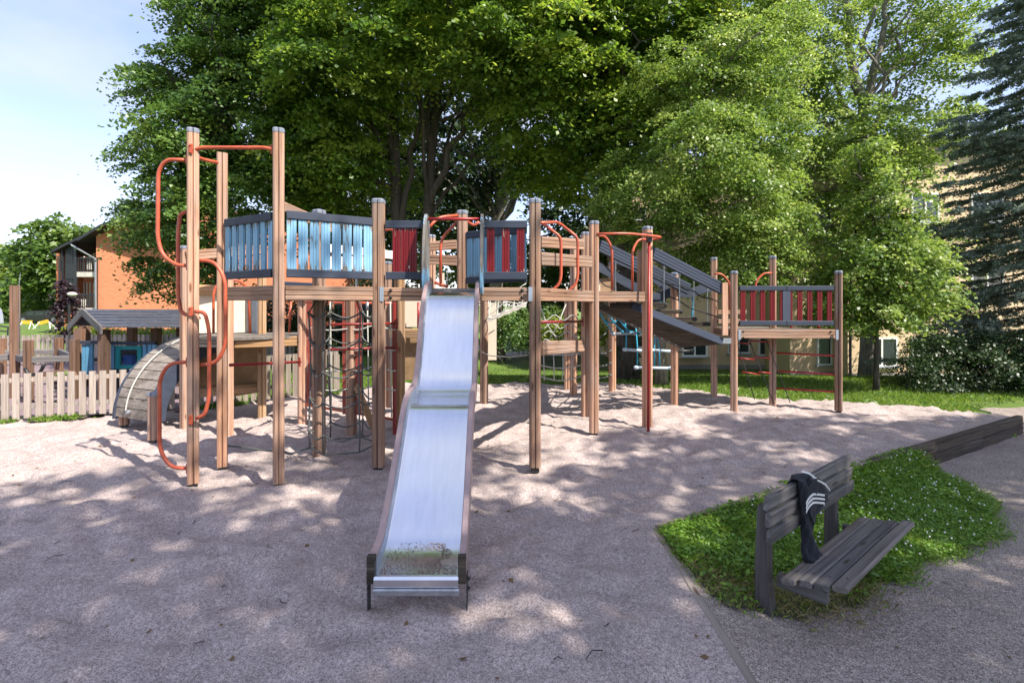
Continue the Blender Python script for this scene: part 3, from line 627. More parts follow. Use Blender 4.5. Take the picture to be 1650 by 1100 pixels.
# the far right platform
ZL = 1.42
BM(B['N'], B['O'], ZL - .075, .155); BM(B['N'], B['Q'], ZL - .075, .15); BM(B['O'], B['P'], ZL - .075, .15); BM(B['Q'], B['P'], ZL - .075, .15)
deck([B['N'], B['O'], B['O'] + Vector((-.75, 1.1, 0)), B['Q'] + Vector((.1, .05, 0)), B['Q']], ZL)
na_, nb_ = inset(B['N'], B['O'], .09); mid_ = (na_ + nb_) / 2; md = (nb_ - na_).normalized()
gp_, fr = guard(na_, mid_ - md * .001, 5, 1.49, 2.17, 'redfar', w=.078, rail_h=.08, ext=.02, label='left half of the dark red slatted guard'); guard(mid_ + md * .001, nb_, 5, 1.49, 2.17, 'redfar', w=.078, rail_h=.08, ext=.02, label='right half of the dark red slatted guard')
fr = frame(Vector((mid_.x, mid_.y, 1.83)), Vector((nb_.x, nb_.y, 1.83))); r = MB(); r.box(-.065, .065, -.022, .022, -.259, .259); r.build('centre_board', 'railz', gp_, fr)
for z in (1.52, 1.70): beam('beam', B['Q'] + Vector((.07, 0, z)), B['Q'] + Vector((.07, 0, z)) + Vector((.6, .1, 0)), .08, .05, 'beam', PS, 1)
for (x0, y0), (x1, y1) in (((1245, 568), (1344, 573)), ((1245, 597), (1344, 603)), ((1245, 625), (1344, 631))):
    pipe('rung', [at(x0, y0, B['P'].y), at(x1 + 2, y1, B['O'].y)], .017, 'crimson', PS)
# rope ladder with red rungs under the low platform
for (x0, y0, x1, y1) in ((1204, 540, 1247, 690 - 40), (1232, 540, 1273, 648), (1190, 560, 1216, 643)):
    Yq = 8.6; pipe('ladder_rope', [at(x0, y0, Yq), at(x1, y1, Yq)], .008, 'ropeblack', PS)
for (x0, y0, x1, y1) in ((1190, 552, 1210, 554), (1207, 549, 1240, 551), (1190, 577, 1217, 579), (1214, 575, 1242, 577), (1196, 599, 1224, 603), (1222, 599, 1242, 601)):
    pipe('ladder_rung', [at(x0, y0, 8.6), at(x1, y1, 8.62)], .013, 'crimson', PS)
# grab bars
pr = .019
YA, YB = B['A'].y, B['B'].y
RP = 'redpipe'
pxpipe('climbing_bar', [(302, 258), (268, 257), (255, 275), (254, 385), (262, 412), (284, 427), (303, 428)], YA, pr, RP, PS, .16)
pxpipe('climbing_bar', [(316, 420), (345, 420), (363, 448), (363, 560), (348, 586), (318, 588)], YA + .03, pr, RP, PS, .16)
pxpipe('climbing_bar', [(306, 340), (290, 344), (287, 375), (287, 480), (292, 504), (306, 509)], YA + .10, pr, RP, PS, .1)
pxpipe('climbing_bar', [(314, 502), (330, 503), (337, 530), (337, 640), (330, 668), (316, 674)], YA - .07, pr, RP, PS, .12)
pxpipe('climbing_bar', [(304, 583), (272, 585), (257, 610), (257, 725), (275, 753), (303, 754)], YA, pr, RP, PS, .16)
pxpipe('climbing_bar', [(312, 243), (324, 238), (428, 238), (443, 242)], YA - .02, pr, RP, PS, .08)
pxpipe('climbing_bar', [(306, 246), (322, 256), (350, 262)], [YA + .07, YA + .25, YB - .07], pr, RP, PS, .1)
for x, y in ((302, 258), (303, 428), (314, 502), (314, 674), (303, 583), (303, 754), (314, 243), (441, 242)):
    p = at(x, y, YA); b = MB(); m = Matrix.Translation(p + Vector((0, -.064, 0)) if x == 314 else p + Vector((.012 if x < 400 else -.004, -.02, 0)))
    b.box(-.016, .016, -.008, .008, -.048, .048, m)
    for z in (-.034, .034): b.sphere(m @ Vector((0, -.010, z)), .009, 8, 5)
    b.build('bar_bracket', 'redpipe', PO['A' if x < 400 else 'C'])
# curved bars right of the slide bay
for dx, Y0 in ((0, 6.0), (27, 6.5)):
    pxpipe('grab_bar', [(874 + dx, 359), (903 + dx, 382), (904 + dx, 395), (904 + dx, 445), (901 + dx, 458), (875 + dx * 1.0, 481)], Y0, pr, RP, PS, .14)
pxpipe('grab_bar', [(872, 359), (898, 358), (903, 362)], [5.6, 6.4, 6.5], pr, RP, PS, .1)
pxpipe('grab_bar', [(868, 479), (895, 481), (903, 479)], [5.7, 6.3, 6.5], pr, RP, PS, .1)
pxpipe('grab_bar', [(964, 380), (975, 380), (986, 398), (986, 467)], [7.0, 7.1, 7.1, 7.1], pr, RP, PS, .14)
pxpipe('grab_bar', [(1040, 386), (1029, 386), (1019, 402), (1019, 468)], [7.4, 7.35, 7.3, 7.3], pr, RP, PS, .14)
p = [at(962, 377, 6.93), at(1010, 376, 7.0), at(1050, 380, 7.2), at(1066, 382, 7.35), at(1060, 385, 7.52), at(1046, 386, 7.54)]
pipe('arched_bar', p, pr, RP, PS, .14)
po = pipe('sliding_pole', [at(1046, 379, 7.30), at(1044.5, 707, 7.12 - .02) ], .021, 'crimson', PS); 
b = MB(); q = at(1044.5, 695, 7.1); b.tube([(q.x, q.y, q.z), (q.x, q.y, -.06)], .0225, 10); b.build('pole_sleeve', 'steel', po)
b = MB(); q = at(1046, 383, 7.28); b.box(q.x - .035, q.x + .035, q.y - .04, q.y + .04, q.z - .07, q.z + .07); b.build('clamp', 'black', po)
# bars behind the slide bay
pxpipe('grab_bar', [(710, 462), (710, 385), (737, 357)], 6.3, pr, RP, PS, .12)
pxpipe('grab_bar', [(691, 367), (706, 350), (737, 347)], [5.9, 6.0, 6.15], pr, RP, PS, .12)
pxpipe('grab_bar', [(690, 353), (777, 353)], 5.5, pr, 'crimson', PS)
pxpipe('grab_bar', [(752, 357), (765, 364), (772, 357)], 6.3, pr, RP, PS, .06)
pxpipe('grab_bar', [(618, 371), (634, 369), (636, 380)], 6.8, pr, RP, PS, .06)
pxpipe('grab_bar', [(700, 455), (712, 459), (722, 462)], 6.3, pr, RP, PS, .06)
pxpipe('grab_bar', [(1152, 441), (1163, 441), (1176, 455), (1176, 500)], 9.25, pr, RP, PS, .12)
pxpipe('grab_bar', [(1243, 440), (1231, 440), (1218, 452), (1216, 480)], 8.9, pr, RP, PS, .12)
for x in (1275, 1319): pxpipe('grab_bar', [(x, 521), (x, 530)], 9.0, pr, 'crimson', PS)
# ladder rungs below the slide bay, left and right
for (x0, y0, x1, y1, Y0, Y1, mt) in ((528, 523, 641, 521, 6.4, 7.0, 'darkredbar'), (528, 563, 641, 560, 6.4, 7.0, 'darkredbar'), (866, 519, 938, 518, 5.6, 7.8, 'darkredbar'), (371, 588, 484, 583, 5.6, 7.4, 'crimson'),
                                     (492, 487, 638, 489, 7.4, 7.1, 'redpipe'), (492, 652, 638, 676, 7.5, 7.2, 'redpipe')):
    pipe('rung', [at(x0, y0, Y0), at(x1, y1, Y1)], .019, mt, PS)
for x, y in ((640, 521), (640, 560), (939, 518), (483, 583)):
    p = at(x, y, 6.95 if x < 800 and x > 500 else (7.75 if x > 800 else 7.35)); b = MB(); b.box(p.x - .012, p.x + .012, p.y - .02, p.y, p.z - .07, p.z + .07); b.build('rung_bracket', 'darkredbar', PS)
beam('beam', at(872, 561, 5.75), at(940, 557, 7.6), .17, .05, 'beam', PS)
# plank rails behind and right of the slide bay
for (x0, y0, Y0, x1, y1, Y1, h) in ((692, 397, 8.0, 736, 394, 8.0, .15), (690, 418, 7.9, 736, 420, 7.9, .16), (872, 390, 7.6, 940, 394, 7.9, .17), (870, 417, 5.8, 952, 422, 6.9, .155),
                                    (300, 412, 7.3, 420, 402, 8.0, .15), (869, 480, 5.8, 1033, 480, 8.0, .0)):
    if h: beam('plank_rail', at(x0, y0, Y0), at(x1, y1, Y1), h, .05, 'beam', PS)
b = MB(); q = at(1032, 430, 7.62); b.box(-.045, .045, -.02, .02, 1.95, 2.69, Matrix.Translation((q.x, q.y, 0))); b.build('upright_board', 'post', PS)
b = MB(); q = at(1168, 500, 8.3); b.box(-.045, .045, -.02, .02, 1.33, 2.22, Matrix.Translation((q.x, q.y, 0))); b.build('upright_board', 'post', PS)

# ---- slide
SLX0, SLX1 = -.835, -.325
prof = [(5.62, 1.965), (5.45, 1.985), (5.25, 1.90), (5.06, 1.66), (4.88, 1.34), (4.74, 1.13), (4.60, 1.025), (4.40, .995), (4.20, .975), (4.04, .87), (3.80, .64), (3.60, .46), (3.42, .325), (3.28, .235), (3.12, .20), (2.98, .195)]
def smooth(pr, n=5):
    o = []
    for i in range(len(pr) - 1):
        p0, p1, p2, p3 = pr[max(i - 1, 0)], pr[i], pr[i + 1], pr[min(i + 2, len(pr) - 1)]
        for k in range(n):
            u = k / n; o.append(tuple(.5 * (2 * b_ + (c - a) * u + (2 * a - 5 * b_ + 4 * c - d) * u * u + (3 * b_ - a - 3 * c + d) * u ** 3) for a, b_, c, d in zip(p0, p1, p2, p3)))
    o.append(pr[-1]); return o
sp = smooth(prof)
def xshift(y): return -.012 - .02 * (5.6 - y) * 0
def strip(name, cross, mat, parent, smooth_=True):             # cross-section (x, up) swept along the slide profile
    b = MB(); n = len(cross); vs = []
    for i, (y, z) in enumerate(sp):
        a, c = sp[max(i - 1, 0)], sp[min(i + 1, len(sp) - 1)]; ty, tz = c[0] - a[0], c[1] - a[1]; l = math.hypot(ty, tz); ny, nz = tz / l, -ty / l
        for x, u in cross: vs.append((x - .03 * (y - 2.97), y + ny * u, z + nz * u))
    k = len(sp); fs = [(i * n + j, i * n + (j + 1) % n, (i + 1) * n + (j + 1) % n, (i + 1) * n + j) for i in range(k - 1) for j in range(n)]
    fs += [tuple(range(n)), tuple(range((k - 1) * n, k * n))[::-1]]
    b.add(vs, fs); o = b.build(name, mat, parent); 
    if smooth_:
        me = o.data; me.polygons.foreach_set('use_smooth', [True] * len(me.polygons)); me.set_sharp_from_angle(angle=R(40))
    return o
SL = strip('slide', [(SLX0, -.014), (SLX1, -.014), (SLX1, .004), (SLX1 - .02, .0), (SLX0 + .02, .0), (SLX0, .004)], 'inox', PS)
for s, x in ((-1, SLX0), (1, SLX1)):
    a, c = (x - .042, x) if s < 0 else (x, x + .042)
    sr = strip('side_rail', [(a, -.04), (c, -.04), (c, .118), (c - .006, .125), (a + .006, .125), (a, .118)], 'brown', SL)
    xi = x + .002 if s < 0 else x - .002
    strip('side_liner', [(xi - .0015, .0), (xi + .0015, .0), (xi + .0015, .095), (xi - .0015, .095)], 'plate', SL)
    b = MB(); ye = 2.972; xa, xb = a - .003, c + .003; b.box(xa, xb, ye - .006, ye + .035, .160, .325); b.build('rail_end', 'wall_timber', SL)
    b = MB(); b.box(a - .004, a - .010, 3.0, 3.06, -.06, .20) if s < 0 else b.box(c + .004, c + .010, 3.0, 3.06, -.06, .20); b.build('slide_foot', 'brownsteel', SL)
    for z in (.10, .16): b = MB(); b.sphere(((a - .012) if s < 0 else (c + .014), 3.03, z), .012, 8, 5); b.build('bolt', 'black', SL)
b = MB(); b.extr([(2.968, .135), (2.975, .135), (2.985, .185), (2.99, .205), (2.968, .205), (2.955, .19), (2.955, .15)], SLX0 - .0, SLX1, None); o = b.build('end_lip', 'inox', SL)
b = MB(); b.cbox(SLX0 - .005, SLX1 + .005, 2.96, 3.0, .085, .130, .008); b.build('end_bar', 'steel', SL)
for (y, z) in ((5.30, 1.94), (4.22, .985)):
    b = MB(); b.box(SLX0 - .03 * (y - 2.97) + .003, SLX1 - .03 * (y - 2.97) - .003, y - .003, y + .003, z - .02, z + .004); b.build('weld_seam', 'steel', SL)
# blown sand lying on the slide's flat end
P = np.stack([rng.normal(SLX1 - .14, .09, 1500), rng.uniform(2.99, 3.3, 1500), np.full(1500, .2)], 1)
Pb = np.stack([rng.uniform(SLX0 + .02, SLX1 - .02, 1600), 2.985 + .32 * rng.random(1600) ** 1.6, np.full(1600, .2)], 1); P = np.concatenate([P, Pb])
P = P[(P[:, 0] > SLX0 + .02) & (P[:, 0] < SLX1 - .015)]; yy = np.array([q[0] for q in sp[::-1]]); zz = np.array([q[1] for q in sp[::-1]])
P[:, 2] = np.interp(P[:, 1], yy, zz) + .002
k = (vnoise(P[:, 0], P[:, 1], 14) > .40); P = P[k]
o = leaves_mesh('blown_sand', P, np.stack([rng.normal(size=len(P)) * .5, rng.normal(size=len(P)) * .5, np.ones(len(P))], 1), .004 + .006 * rng.random(len(P)), plain('sand_grain', (.24, .17, .13), .95), None); tag(o, 'thin scatter of sand grains on the flat end of the slide', 'sand', None, 'stuff')
# blue hand boards at the slide entrance
for x in (-.962, -.335):
    poly = [(5.60, 1.98), (5.36, 1.98), (5.30, 2.2), (5.34, 2.55), (5.42, 2.80), (5.50, 2.865), (5.58, 2.84), (5.63, 2.75), (5.64, 2.2)]
    b = MB(); b.extr(smooth([(p[0], p[1]) for p in poly] , 3), x - .014, x + .014); b.build('hand_board', 'blue', PS)
# posts' bands: the slide's inner red posts
for k in ('Y1', 'Y2'):
    c = B[k]; b = MB()
    w_ = .055
    b.box(c.x + .066, c.x + .145, c.y - .025, c.y + .025, .28, 1.98)
    if k == 'Y2': b.box(c.x - .12, c.x - .066, c.y - .025, c.y + .025, .28, 1.98)
    b.build('side_board', 'redwood', PO[k])
beam('brace', at(574, 622, 7.0), at(606, 698, 6.6), .11, .05, 'gold', PS)

# ---- the lower rear deck with its panels and bench, left and right of the net
Z1 = 1.37
bx = B['X']; bt = B['T']; by = B['Y1']
beam('beam', Vector((bx.x + .06, bx.y + .02, Z1 - .08)), Vector((B['Z'].x - .03, B['Z'].y + .10, Z1 - .08)), .14, .05, 'greywood', PS)
beam('beam', Vector((B['Z'].x + .03, B['Z'].y + .12, Z1 - .08)), Vector((by.x - .06, by.y - .02, Z1 - .08)), .15, .05, 'gold', PS)
deck([bx, B['Z'], by, by + Vector((0, .9, 0)), bt + Vector((.2, .4, 0)), bx + Vector((.0, 1.1, 0))], Z1, .04)
def panel(x0, x1, y0, y1, Y, mat, t=.03, dY=0):
    a = at(x0, y1, Y); c = at(x1, y0, Y + dY); b = MB(); fr = frame(Vector((a.x, a.y, 0)), Vector((c.x, c.y, 0)))
    b.cbox(0, math.hypot(c.x - a.x, c.y - a.y), -t / 2, t / 2, a.z, c.z, .004); return b.build('board_panel', mat, PS, fr)
panel(317, 372, 470, 537, 7.9, 'beige', dY=.3); panel(366, 409, 478, 537, 7.95, 'beige', dY=.45); panel(407, 418, 480, 537, 8.3, 'plate')
beam('plank_rail', at(318, 467, 7.85), at(366, 467, 8.1), .16, .05, 'gold', PS)
panel(320, 352, 553, 628, 8.05, 'shadepanel'); panel(366, 421, 553, 640, 7.95, 'shadepanel', dY=.5)
for dz in (0,): beam('bench_plank', at(322, 634, 7.6), at(418, 625, 8.1), .12, .04, 'gold', PS); 
b = MB(); a = at(322, 628, 7.6); c = at(418, 619, 8.1); fr = frame(a, c); b.box(0, (c - a).length, 0, .30, -.012, .012); b.build('bench_plank', 'gold', PS, fr)
panel(651, 690, 480, 527, 8.1, 'beige'); beam('beam', at(628, 537, 7.9), at(700, 537, 7.9), .15, .05, 'gold', PS); panel(652, 700, 545, 612, 8.05, 'shadepanel')
panel(783, 800, 488, 580, 9.6, 'beige'); panel(712, 716, 440, 465, 8.6, 'beige'); panel(965, 985, 449, 470, 9.2, 'gold'); panel(950, 967, 452, 470, 9.0, 'beige')
pxpipe('grab_bar', [(344, 536), (344, 468), (356, 451), (386, 451), (400, 466), (403, 536)], [7.3, 7.3, 7.35, 7.5, 7.6, 7.6], pr, RP, PS, .18)
pxpipe('grab_bar', [(469, 486), (466, 536)], 7.7, pr, RP, PS); pxpipe('grab_bar', [(674, 487), (674, 530)], 7.9, pr, 'crimson', PS)
b = MB(); b.tube([at(635, 487, 7.05), at(636, 700, 7.05)], .03, 10); b.build('sliding_pole', 'darkredbar', PS)
# small pitched roof over the rear bay
rf = MB(); q0, q1, q2 = at(452, 322, 8.4), at(545, 392, 8.4), at(640, 415, 8.4)
for a, c, mt in ((q0, at(500, 345, 8.4), 0), ):
    rf.add([a, c, c + Vector((0, 1.3, 0)), a + Vector((0, 1.3, 0)), a + Vector((0, 0, -.16)), c + Vector((0, 0, -.16)), c + Vector((0, 1.3, -.16)), a + Vector((0, 1.3, -.16))], [(0, 1, 2, 3), (7, 6, 5, 4), (0, 4, 5, 1), (1, 5, 6, 2), (2, 6, 7, 3), (3, 7, 4, 0)])
rf.build('roof_board', 'beam', PS)
beam('roof_board', at(530, 400, 8.3), at(640, 412, 8.3), .14, .05, 'white', PS, 0); beam('roof_board', at(530, 424, 8.3), at(606, 424, 8.3), .22, .04, 'white', PS, 0)
beam('rail', at(441, 456, 7.4), at(505, 459, 7.4), .06, .05, 'rail', PS, 0)

# ---- arch climber of boards
def arch():
    f0 = Vector((-5.24, 7.12, 0)); wv = Vector((-.72, .30, 0)); ru = Vector((.45, .893, 0)).normalized(); n = 13; Ra, Rb = 1.22, 1.16
    z0 = .16; t_ = .035; m = MB(); pts = []
    for i in range(n + 1):
        th = math.radians(92 * i / n); pts.append((Ra * (1 - math.cos(th)), z0 + Rb * math.sin(th)))
    u0 = wv.normalized(); L_ = wv.length
    for i in range(n):
        (s0, h0), (s1, h1) = pts[i], pts[i + 1]; d = Vector((s1 - s0, h1 - h0)); l = d.length; d /= l; nrm = Vector((-d.y, d.x)); e = .005
        q = [f0 + ru * (s0 + d.x * e + nrm.x * k) + Vector((0, 0, h0 + d.y * e + nrm.y * k)) for k in (0, t_)] + [f0 + ru * (s1 - d.x * e + nrm.x * k) + Vector((0, 0, h1 - d.y * e + nrm.y * k)) for k in (t_, 0)]
        q = [Vector(p) for p in q]; vs = q + [p + wv for p in q]
        m.add(vs, [(0, 1, 2, 3), (7, 6, 5, 4), (0, 4, 5, 1), (1, 5, 6, 2), (2, 6, 7, 3), (3, 7, 4, 0)])
    o = m.build('arch_climber', 'greywood', PS)
    for k, off in enumerate((-.045, L_ + .005)):
        b = MB(); vs = []
        for i in range(n * 3 + 1):
            th = math.radians(94 * i / (n * 3)); c_, s_ = math.cos(th), math.sin(th)
            for r_ in (.055, -.17):
                s = Ra - (Ra + r_) * c_; h = z0 - .03 + (Rb + r_) * s_
                for w_ in (0, .04): vs.append(f0 + ru * s + Vector((0, 0, h)) + u0 * (off + w_))
        kk = n * 3; fs = []
        for i in range(kk): a = i * 4; fs += [(a, a + 1, a + 5, a + 4), (a + 2, a + 6, a + 7, a + 3), (a, a + 4, a + 6, a + 2), (a + 1, a + 3, a + 7, a + 5)]
        fs += [(0, 2, 3, 1), (kk * 4, kk * 4 + 1, kk * 4 + 3, kk * 4 + 2)]; b.add(vs, fs); b.build('arch_side', 'rail', o)
    for p in (f0 + wv * .93 + ru * .05, ): post(p, .2, o, .12, 'post', .4, cap=False)
    rp = []
    for i in range(n * 2 + 1):
        th = math.radians(6 + 86 * i / (n * 2)); rp.append(f0 + wv * .62 + ru * (Ra - (Ra + .07) * math.cos(th)) + Vector((0, 0, z0 + (Rb + .07) * math.sin(th))))
    rp.append(at(303, 492, 7.5)); b = MB(); b.tube(rp, .011, 7); b.build('climbing_rope', 'ropelight', o)
    b = MB(); b.sphere(f0 + wv * .55 + Vector((-.03, -.04, .26)), .035, 8, 6); b.build('rope_clamp', 'steel', o)
arch()

# ---- ramp, handrails and hanging steps towards the low platform
na, nb = at(1018, 492, 7.56), at(1163, 550, 8.36); fa, fb = at(962, 492, 7.75), at(1098, 556, 8.75)
beam('ramp_side', na, nb, .12, .05, 'rail', PS, 0); beam('ramp_side', fa, fb, .13, .05, 'darkwood', PS, 0)
m = MB()
for i in range(11):
    u0, u1 = i / 11 + .004, (i + 1) / 11 - .006; q = [na.lerp(nb, u0), na.lerp(nb, u1), fa.lerp(fb, u1), fa.lerp(fb, u0)]
    m.add([p + Vector((0, 0, -.02)) for p in q] + [p + Vector((0, 0, -.05)) for p in q], [(0, 1, 2, 3), (7, 6, 5, 4), (0, 4, 5, 1), (1, 5, 6, 2), (2, 6, 7, 3), (3, 7, 4, 0)])
m.build('ramp', 'wall_timber', PS)
b = MB(); p = at(1170, 549, 8.38); b.box(p.x - .09, p.x + .08, p.y - .02, p.y + .02, p.z - .045, p.z + .045); b.build('ramp_bracket', 'steel', PS)
h1 = beam('handrail', at(966, 396, 8.2), at(1110, 466, 9.0), .20, .06, 'rail', PS, 3); h2 = beam('handrail', at(1052, 408, 7.9), at(1163, 465, 8.6), .20, .06, 'rail', PS, 3)
def wavy(pts, Y0, Y1, h, mat, name):
    pts = smooth(pts, 5); n = len(pts); b = MB(); vs = []
    for i, (x, y) in enumerate(pts):
        Yq = Y0 + (Y1 - Y0) * i / (n - 1); p = at(x, y, Yq)
        for dz in (h / 2, -h / 2):
            for dy in (-.02, .02): vs.append((p.x, p.y + dy, p.z + dz))
    fs = [(0, 2, 3, 1), ((n - 1) * 4, (n - 1) * 4 + 1, (n - 1) * 4 + 3, (n - 1) * 4 + 2)]
    for i in range(n - 1): a = i * 4; fs += [(a, a + 4, a + 6, a + 2), (a + 1, a + 3, a + 7, a + 5), (a, a + 1, a + 5, a + 4), (a + 2, a + 6, a + 7, a + 3)]
    b.add(vs, fs); return b.build(name, mat, PS)
wavy([(965, 430), (985, 441), (1003, 452), (1024, 463), (1045, 479), (1062, 478), (1085, 470), (1110, 472), (1130, 466), (1148, 462)], 8.9, 9.3, .17, 'rail', 'wavy_board')
wavy([(984, 414), (1000, 421), (1020, 430), (1045, 444), (1070, 462), (1082, 474)], 9.0, 9.3, .14, 'rail', 'wavy_board')
for i, (x, y) in enumerate(((1070, 491), (1095, 502), (1118, 514), (1140, 522))):
    Yq = 8.35 + .13 * i; p = at(x, y, Yq); q = p + Vector((-.9, .12, 0)); o = beam('hanging_step', q, p, .07, .09, 'wall_timber', PS, 1)
    b = MB(); b.sphere(p + Vector((.02, 0, 0)), .04, 10, 6); b.build('step_end', 'black', o)
    b = MB(); tp = at(x - 1, (424, 436, 448, 460)[i], Yq); b.tube([p + Vector((0, 0, .02)), Vector((p.x, p.y, tp.z))], .009, 6); b.tube([Vector((p.x, p.y, tp.z - .09)), Vector((p.x, p.y, tp.z))], .017, 8); b.build('hanger_rod', 'steel', o)
for ya, pts in ((0, [(1050, 442), (1065, 448), (1080, 458), (1095, 460), (1105, 466), (1118, 469), (1130, 478), (1145, 481), (1160, 487)]), (0, [(1050, 466), (1062, 471), (1078, 478), (1092, 483), (1110, 495), (1130, 502), (1145, 507), (1162, 512)]),
                (0, [(965, 418), (975, 428), (985, 438), (998, 437)]), (0, [(966, 450), (975, 460), (990, 464), (1010, 465)])):
    pts = smooth(pts, 4); b = MB(); b.tube([at(x, y, 8.3 + .5 * i / len(pts)) for i, (x, y) in enumerate(pts)], .011, 7); b.build('hand_rope', 'ropeblack', PS)
for x in (1018, 1054, 1075): b = MB(); b.tube([at(x - 26, 412 + (x - 1018) * .45, 8.6), at(x - 26, 470, 8.6)], .012, 6); b.build('hanger_rod', 'steel', PS)

# ---- rope nets
def net(name, lines, r, mat, knots=(), kr=.022):
    b = MB()
    for l in lines: b.tube(l, r, 6)
    for k in knots: b.sphere(k, kr, 8, 5)
    return b.build(name, mat, PS, smooth=True)
# cylinder of rope under the tall bay
cx, cy = -2.06, 6.02; ln = []; kn = []; nv = 6; rad = .40; Zs = (1.75, 1.42, 1.07, .72, .34)
cv = []
for k in range(nv):
    a = 2 * math.pi * k / nv + .25; c_, s_ = math.cos(a), math.sin(a)
    ps = [Vector((cx + rad * .72 * c_, cy + rad * .72 * s_, 1.96))] + [Vector((cx + rad * (1 + .05 * math.sin(k * 3 + j)) * c_, cy + rad * s_, z)) for j, z in enumerate(Zs)] + [Vector((cx + rad * .98 * c_, cy + rad * .98 * s_, .12))]
    ln.append(ps); cv.append(ps); kn += ps[1:6]
for j in range(1, 7):
    loop = []
    for k in range(nv):
        p, q = cv[k][j], cv[(k + 1) % nv][j]
        for u in range(6):
            t_ = u / 6; m_ = p.lerp(q, t_); m_.z -= (.075 if j < 6 else .0) * math.sin(math.pi * t_) ; loop.append(m_)
    loop.append(loop[0]); ln.append(loop)
net('rope_net', ln, .0105, 'rope', kn, .021)
net('anchor_rope', [[Vector((-2.43, 5.95, .12)), Vector((-2.6, 5.8, .09)), Vector((B['B'].x + .06, B['B'].y, .26))]], .013, 'rope'); net('anchor_rope', [[Vector((-1.68, 6.1, .12)), Vector((-1.6, 5.95, .2)), Vector((B['E'].x - .05, B['E'].y + .02, .32))]], .013, 'rope')
# ladder net behind, between the red boards and the inner post
ln = []
for x in (532, 592, 629): ln.append([at(x, 486, 7.0), at(x + 1, 560, 7.0), at(x + 2, 672, 7.0)])
for y in (528, 561, 594, 625): ln.append([at(x, y + (3.5 * math.sin((x - 500) / 30 * math.pi) if x > 560 else 4 * math.sin((x - 500) / 22)), 7.0) for x in range(500, 641, 6)])
net('ladder_net', ln, .010, 'ropelight'); 
ln = [[at(592, 487, 6.9), at(592, 500, 6.9)]]; net('shackle', ln, .022, 'steel')
# nets seen between the right posts
ln = [];
for x in (876, 892, 907, 921): ln.append([at(x, 566, 8.3), at(x + .5, 590, 8.3), at(x + (1 if x < 900 else -1), 613, 8.3)])
for y, d in ((568, 4), (588, 5), (606, 7)): ln.append([at(870 + 66 * u / 12, y + d * math.sin(math.pi * u / 12), 8.3) for u in range(13)])
ln.append([at(870, 492, 8.6), at(880, 520, 8.6), at(898, 548, 8.6)]); ln.append([at(912, 490, 8.6), at(900, 520, 8.6), at(884, 550, 8.6)])
for k in range(4): ln.append([at(872 + u * 6, 512 + k * 13 + 5 * math.sin(u * 1.3 + k), 8.6) for u in range(11)])
net('climbing_net', ln, .010, 'ropelight')
ln = []
for k in range(4): ln.append([at(785 + u * 7, 512 - u * 2.6 - k * 9 + 5 * math.sin(u * .9 + k), 8.4 + k * .25) for u in range(10)])
for k in range(5): ln.append([at(790 + k * 13, 484, 9.0), at(788 + k * 13, 514 - k * 5, 8.5)])
net('bridge_net', ln, .010, 'ropelight')
b = MB(); pts = [at(785 + u * 7, 516 - u * 2.9 + (u % 2) * 1.5, 8.5) for u in range(10)]
for i in range(9): b.add([pts[i] + Vector((0, 0, .03)), pts[i + 1] + Vector((0, 0, .03)), pts[i + 1] + Vector((0, 0, -.03)), pts[i] + Vector((0, 0, -.03)), pts[i] + Vector((0, .35, .05)), pts[i + 1] + Vector((0, .35, .05)), pts[i + 1] + Vector((0, .35, -.01)), pts[i] + Vector((0, .35, -.01))], [(0, 1, 2, 3), (4, 7, 6, 5), (0, 4, 5, 1), (3, 2, 6, 7), (0, 3, 7, 4), (1, 5, 6, 2)])
b.build('bridge_mat', 'concrete', PS)
net('anchor_rope', [[at(774, 566, 8.9), at(790, 573, 8.4), at(820, 575, 7.6), at(850, 572, 6.6)]], .010, 'ropelight')
for y in (567, 587, 606): net('foot_rope', [[at(964, y + 3, 8.0), at(975, y + 2, 9.2), at(984, y - 2, 10.4)]], .014, 'rope', [at(984, y - 2, 10.35)], .03)
net('foot_rope', [[at(964, 546, 8.0), at(975, 538, 9.0), at(982, 527, 9.6)]], .012, 'rope')
# cyan rope course with pale discs
ln = [[at(965, 502, 8.6), at(978, 522, 9), at(988, 537, 9.3)], [at(975, 500, 9), at(990, 520, 9.3), at(1003, 535, 9.5)], [at(990, 505, 9), at(1003, 522, 9.4), at(1014, 534, 9.6), at(1040, 537, 9.6), at(1068, 535, 9.6)],
      [at(976, 519, 9.1), at(988, 520, 9.2), at(1000, 514, 9.4)], [at(1009, 535, 9.6), at(1009, 562, 9.6)], [at(1024, 520, 9.8), at(1027, 562, 9.8), at(1027, 592, 9.8)], [at(1056, 535, 9.7), at(1054, 562, 9.7), at(1055, 590, 9.7)], [at(1057, 535, 9.8), at(1062, 562, 9.8), at(1063, 590, 9.8)],
      [at(1007, 518, 9.7), at(1010, 535, 9.6)], [at(1115, 478, 9.3), at(1117, 490, 9.3), at(1114, 515, 9.2)], [at(1067, 480, 9.3), at(1064, 492, 9.3)]]
net('rope_course', ln, .014, 'ropeblue', [at(976, 519, 9.1), at(1000, 514, 9.4), at(1003, 535, 9.5)], .03)
for (x0, y0, x1, y1, mt) in ((988, 538, 1022, 537, 'plate'), (1007, 563, 1040, 565, 'paleplastic'), (1050, 564, 1085, 566, 'paleplastic'), (1025, 592, 1080, 593, 'paleplastic'), (1085, 566, 1115, 565, 'brownsteel')):
    pa, pb = at(x0, y0, 9.6), at(x1, y1, 9.6); b = MB(); b.tube([pa, pb], .028, 8); 
    for p in (pa, pb): b.sphere(p, .055, 10, 6, (1, 1, .7))
    b.build('rope_course_step', mt, PS, smooth=True)

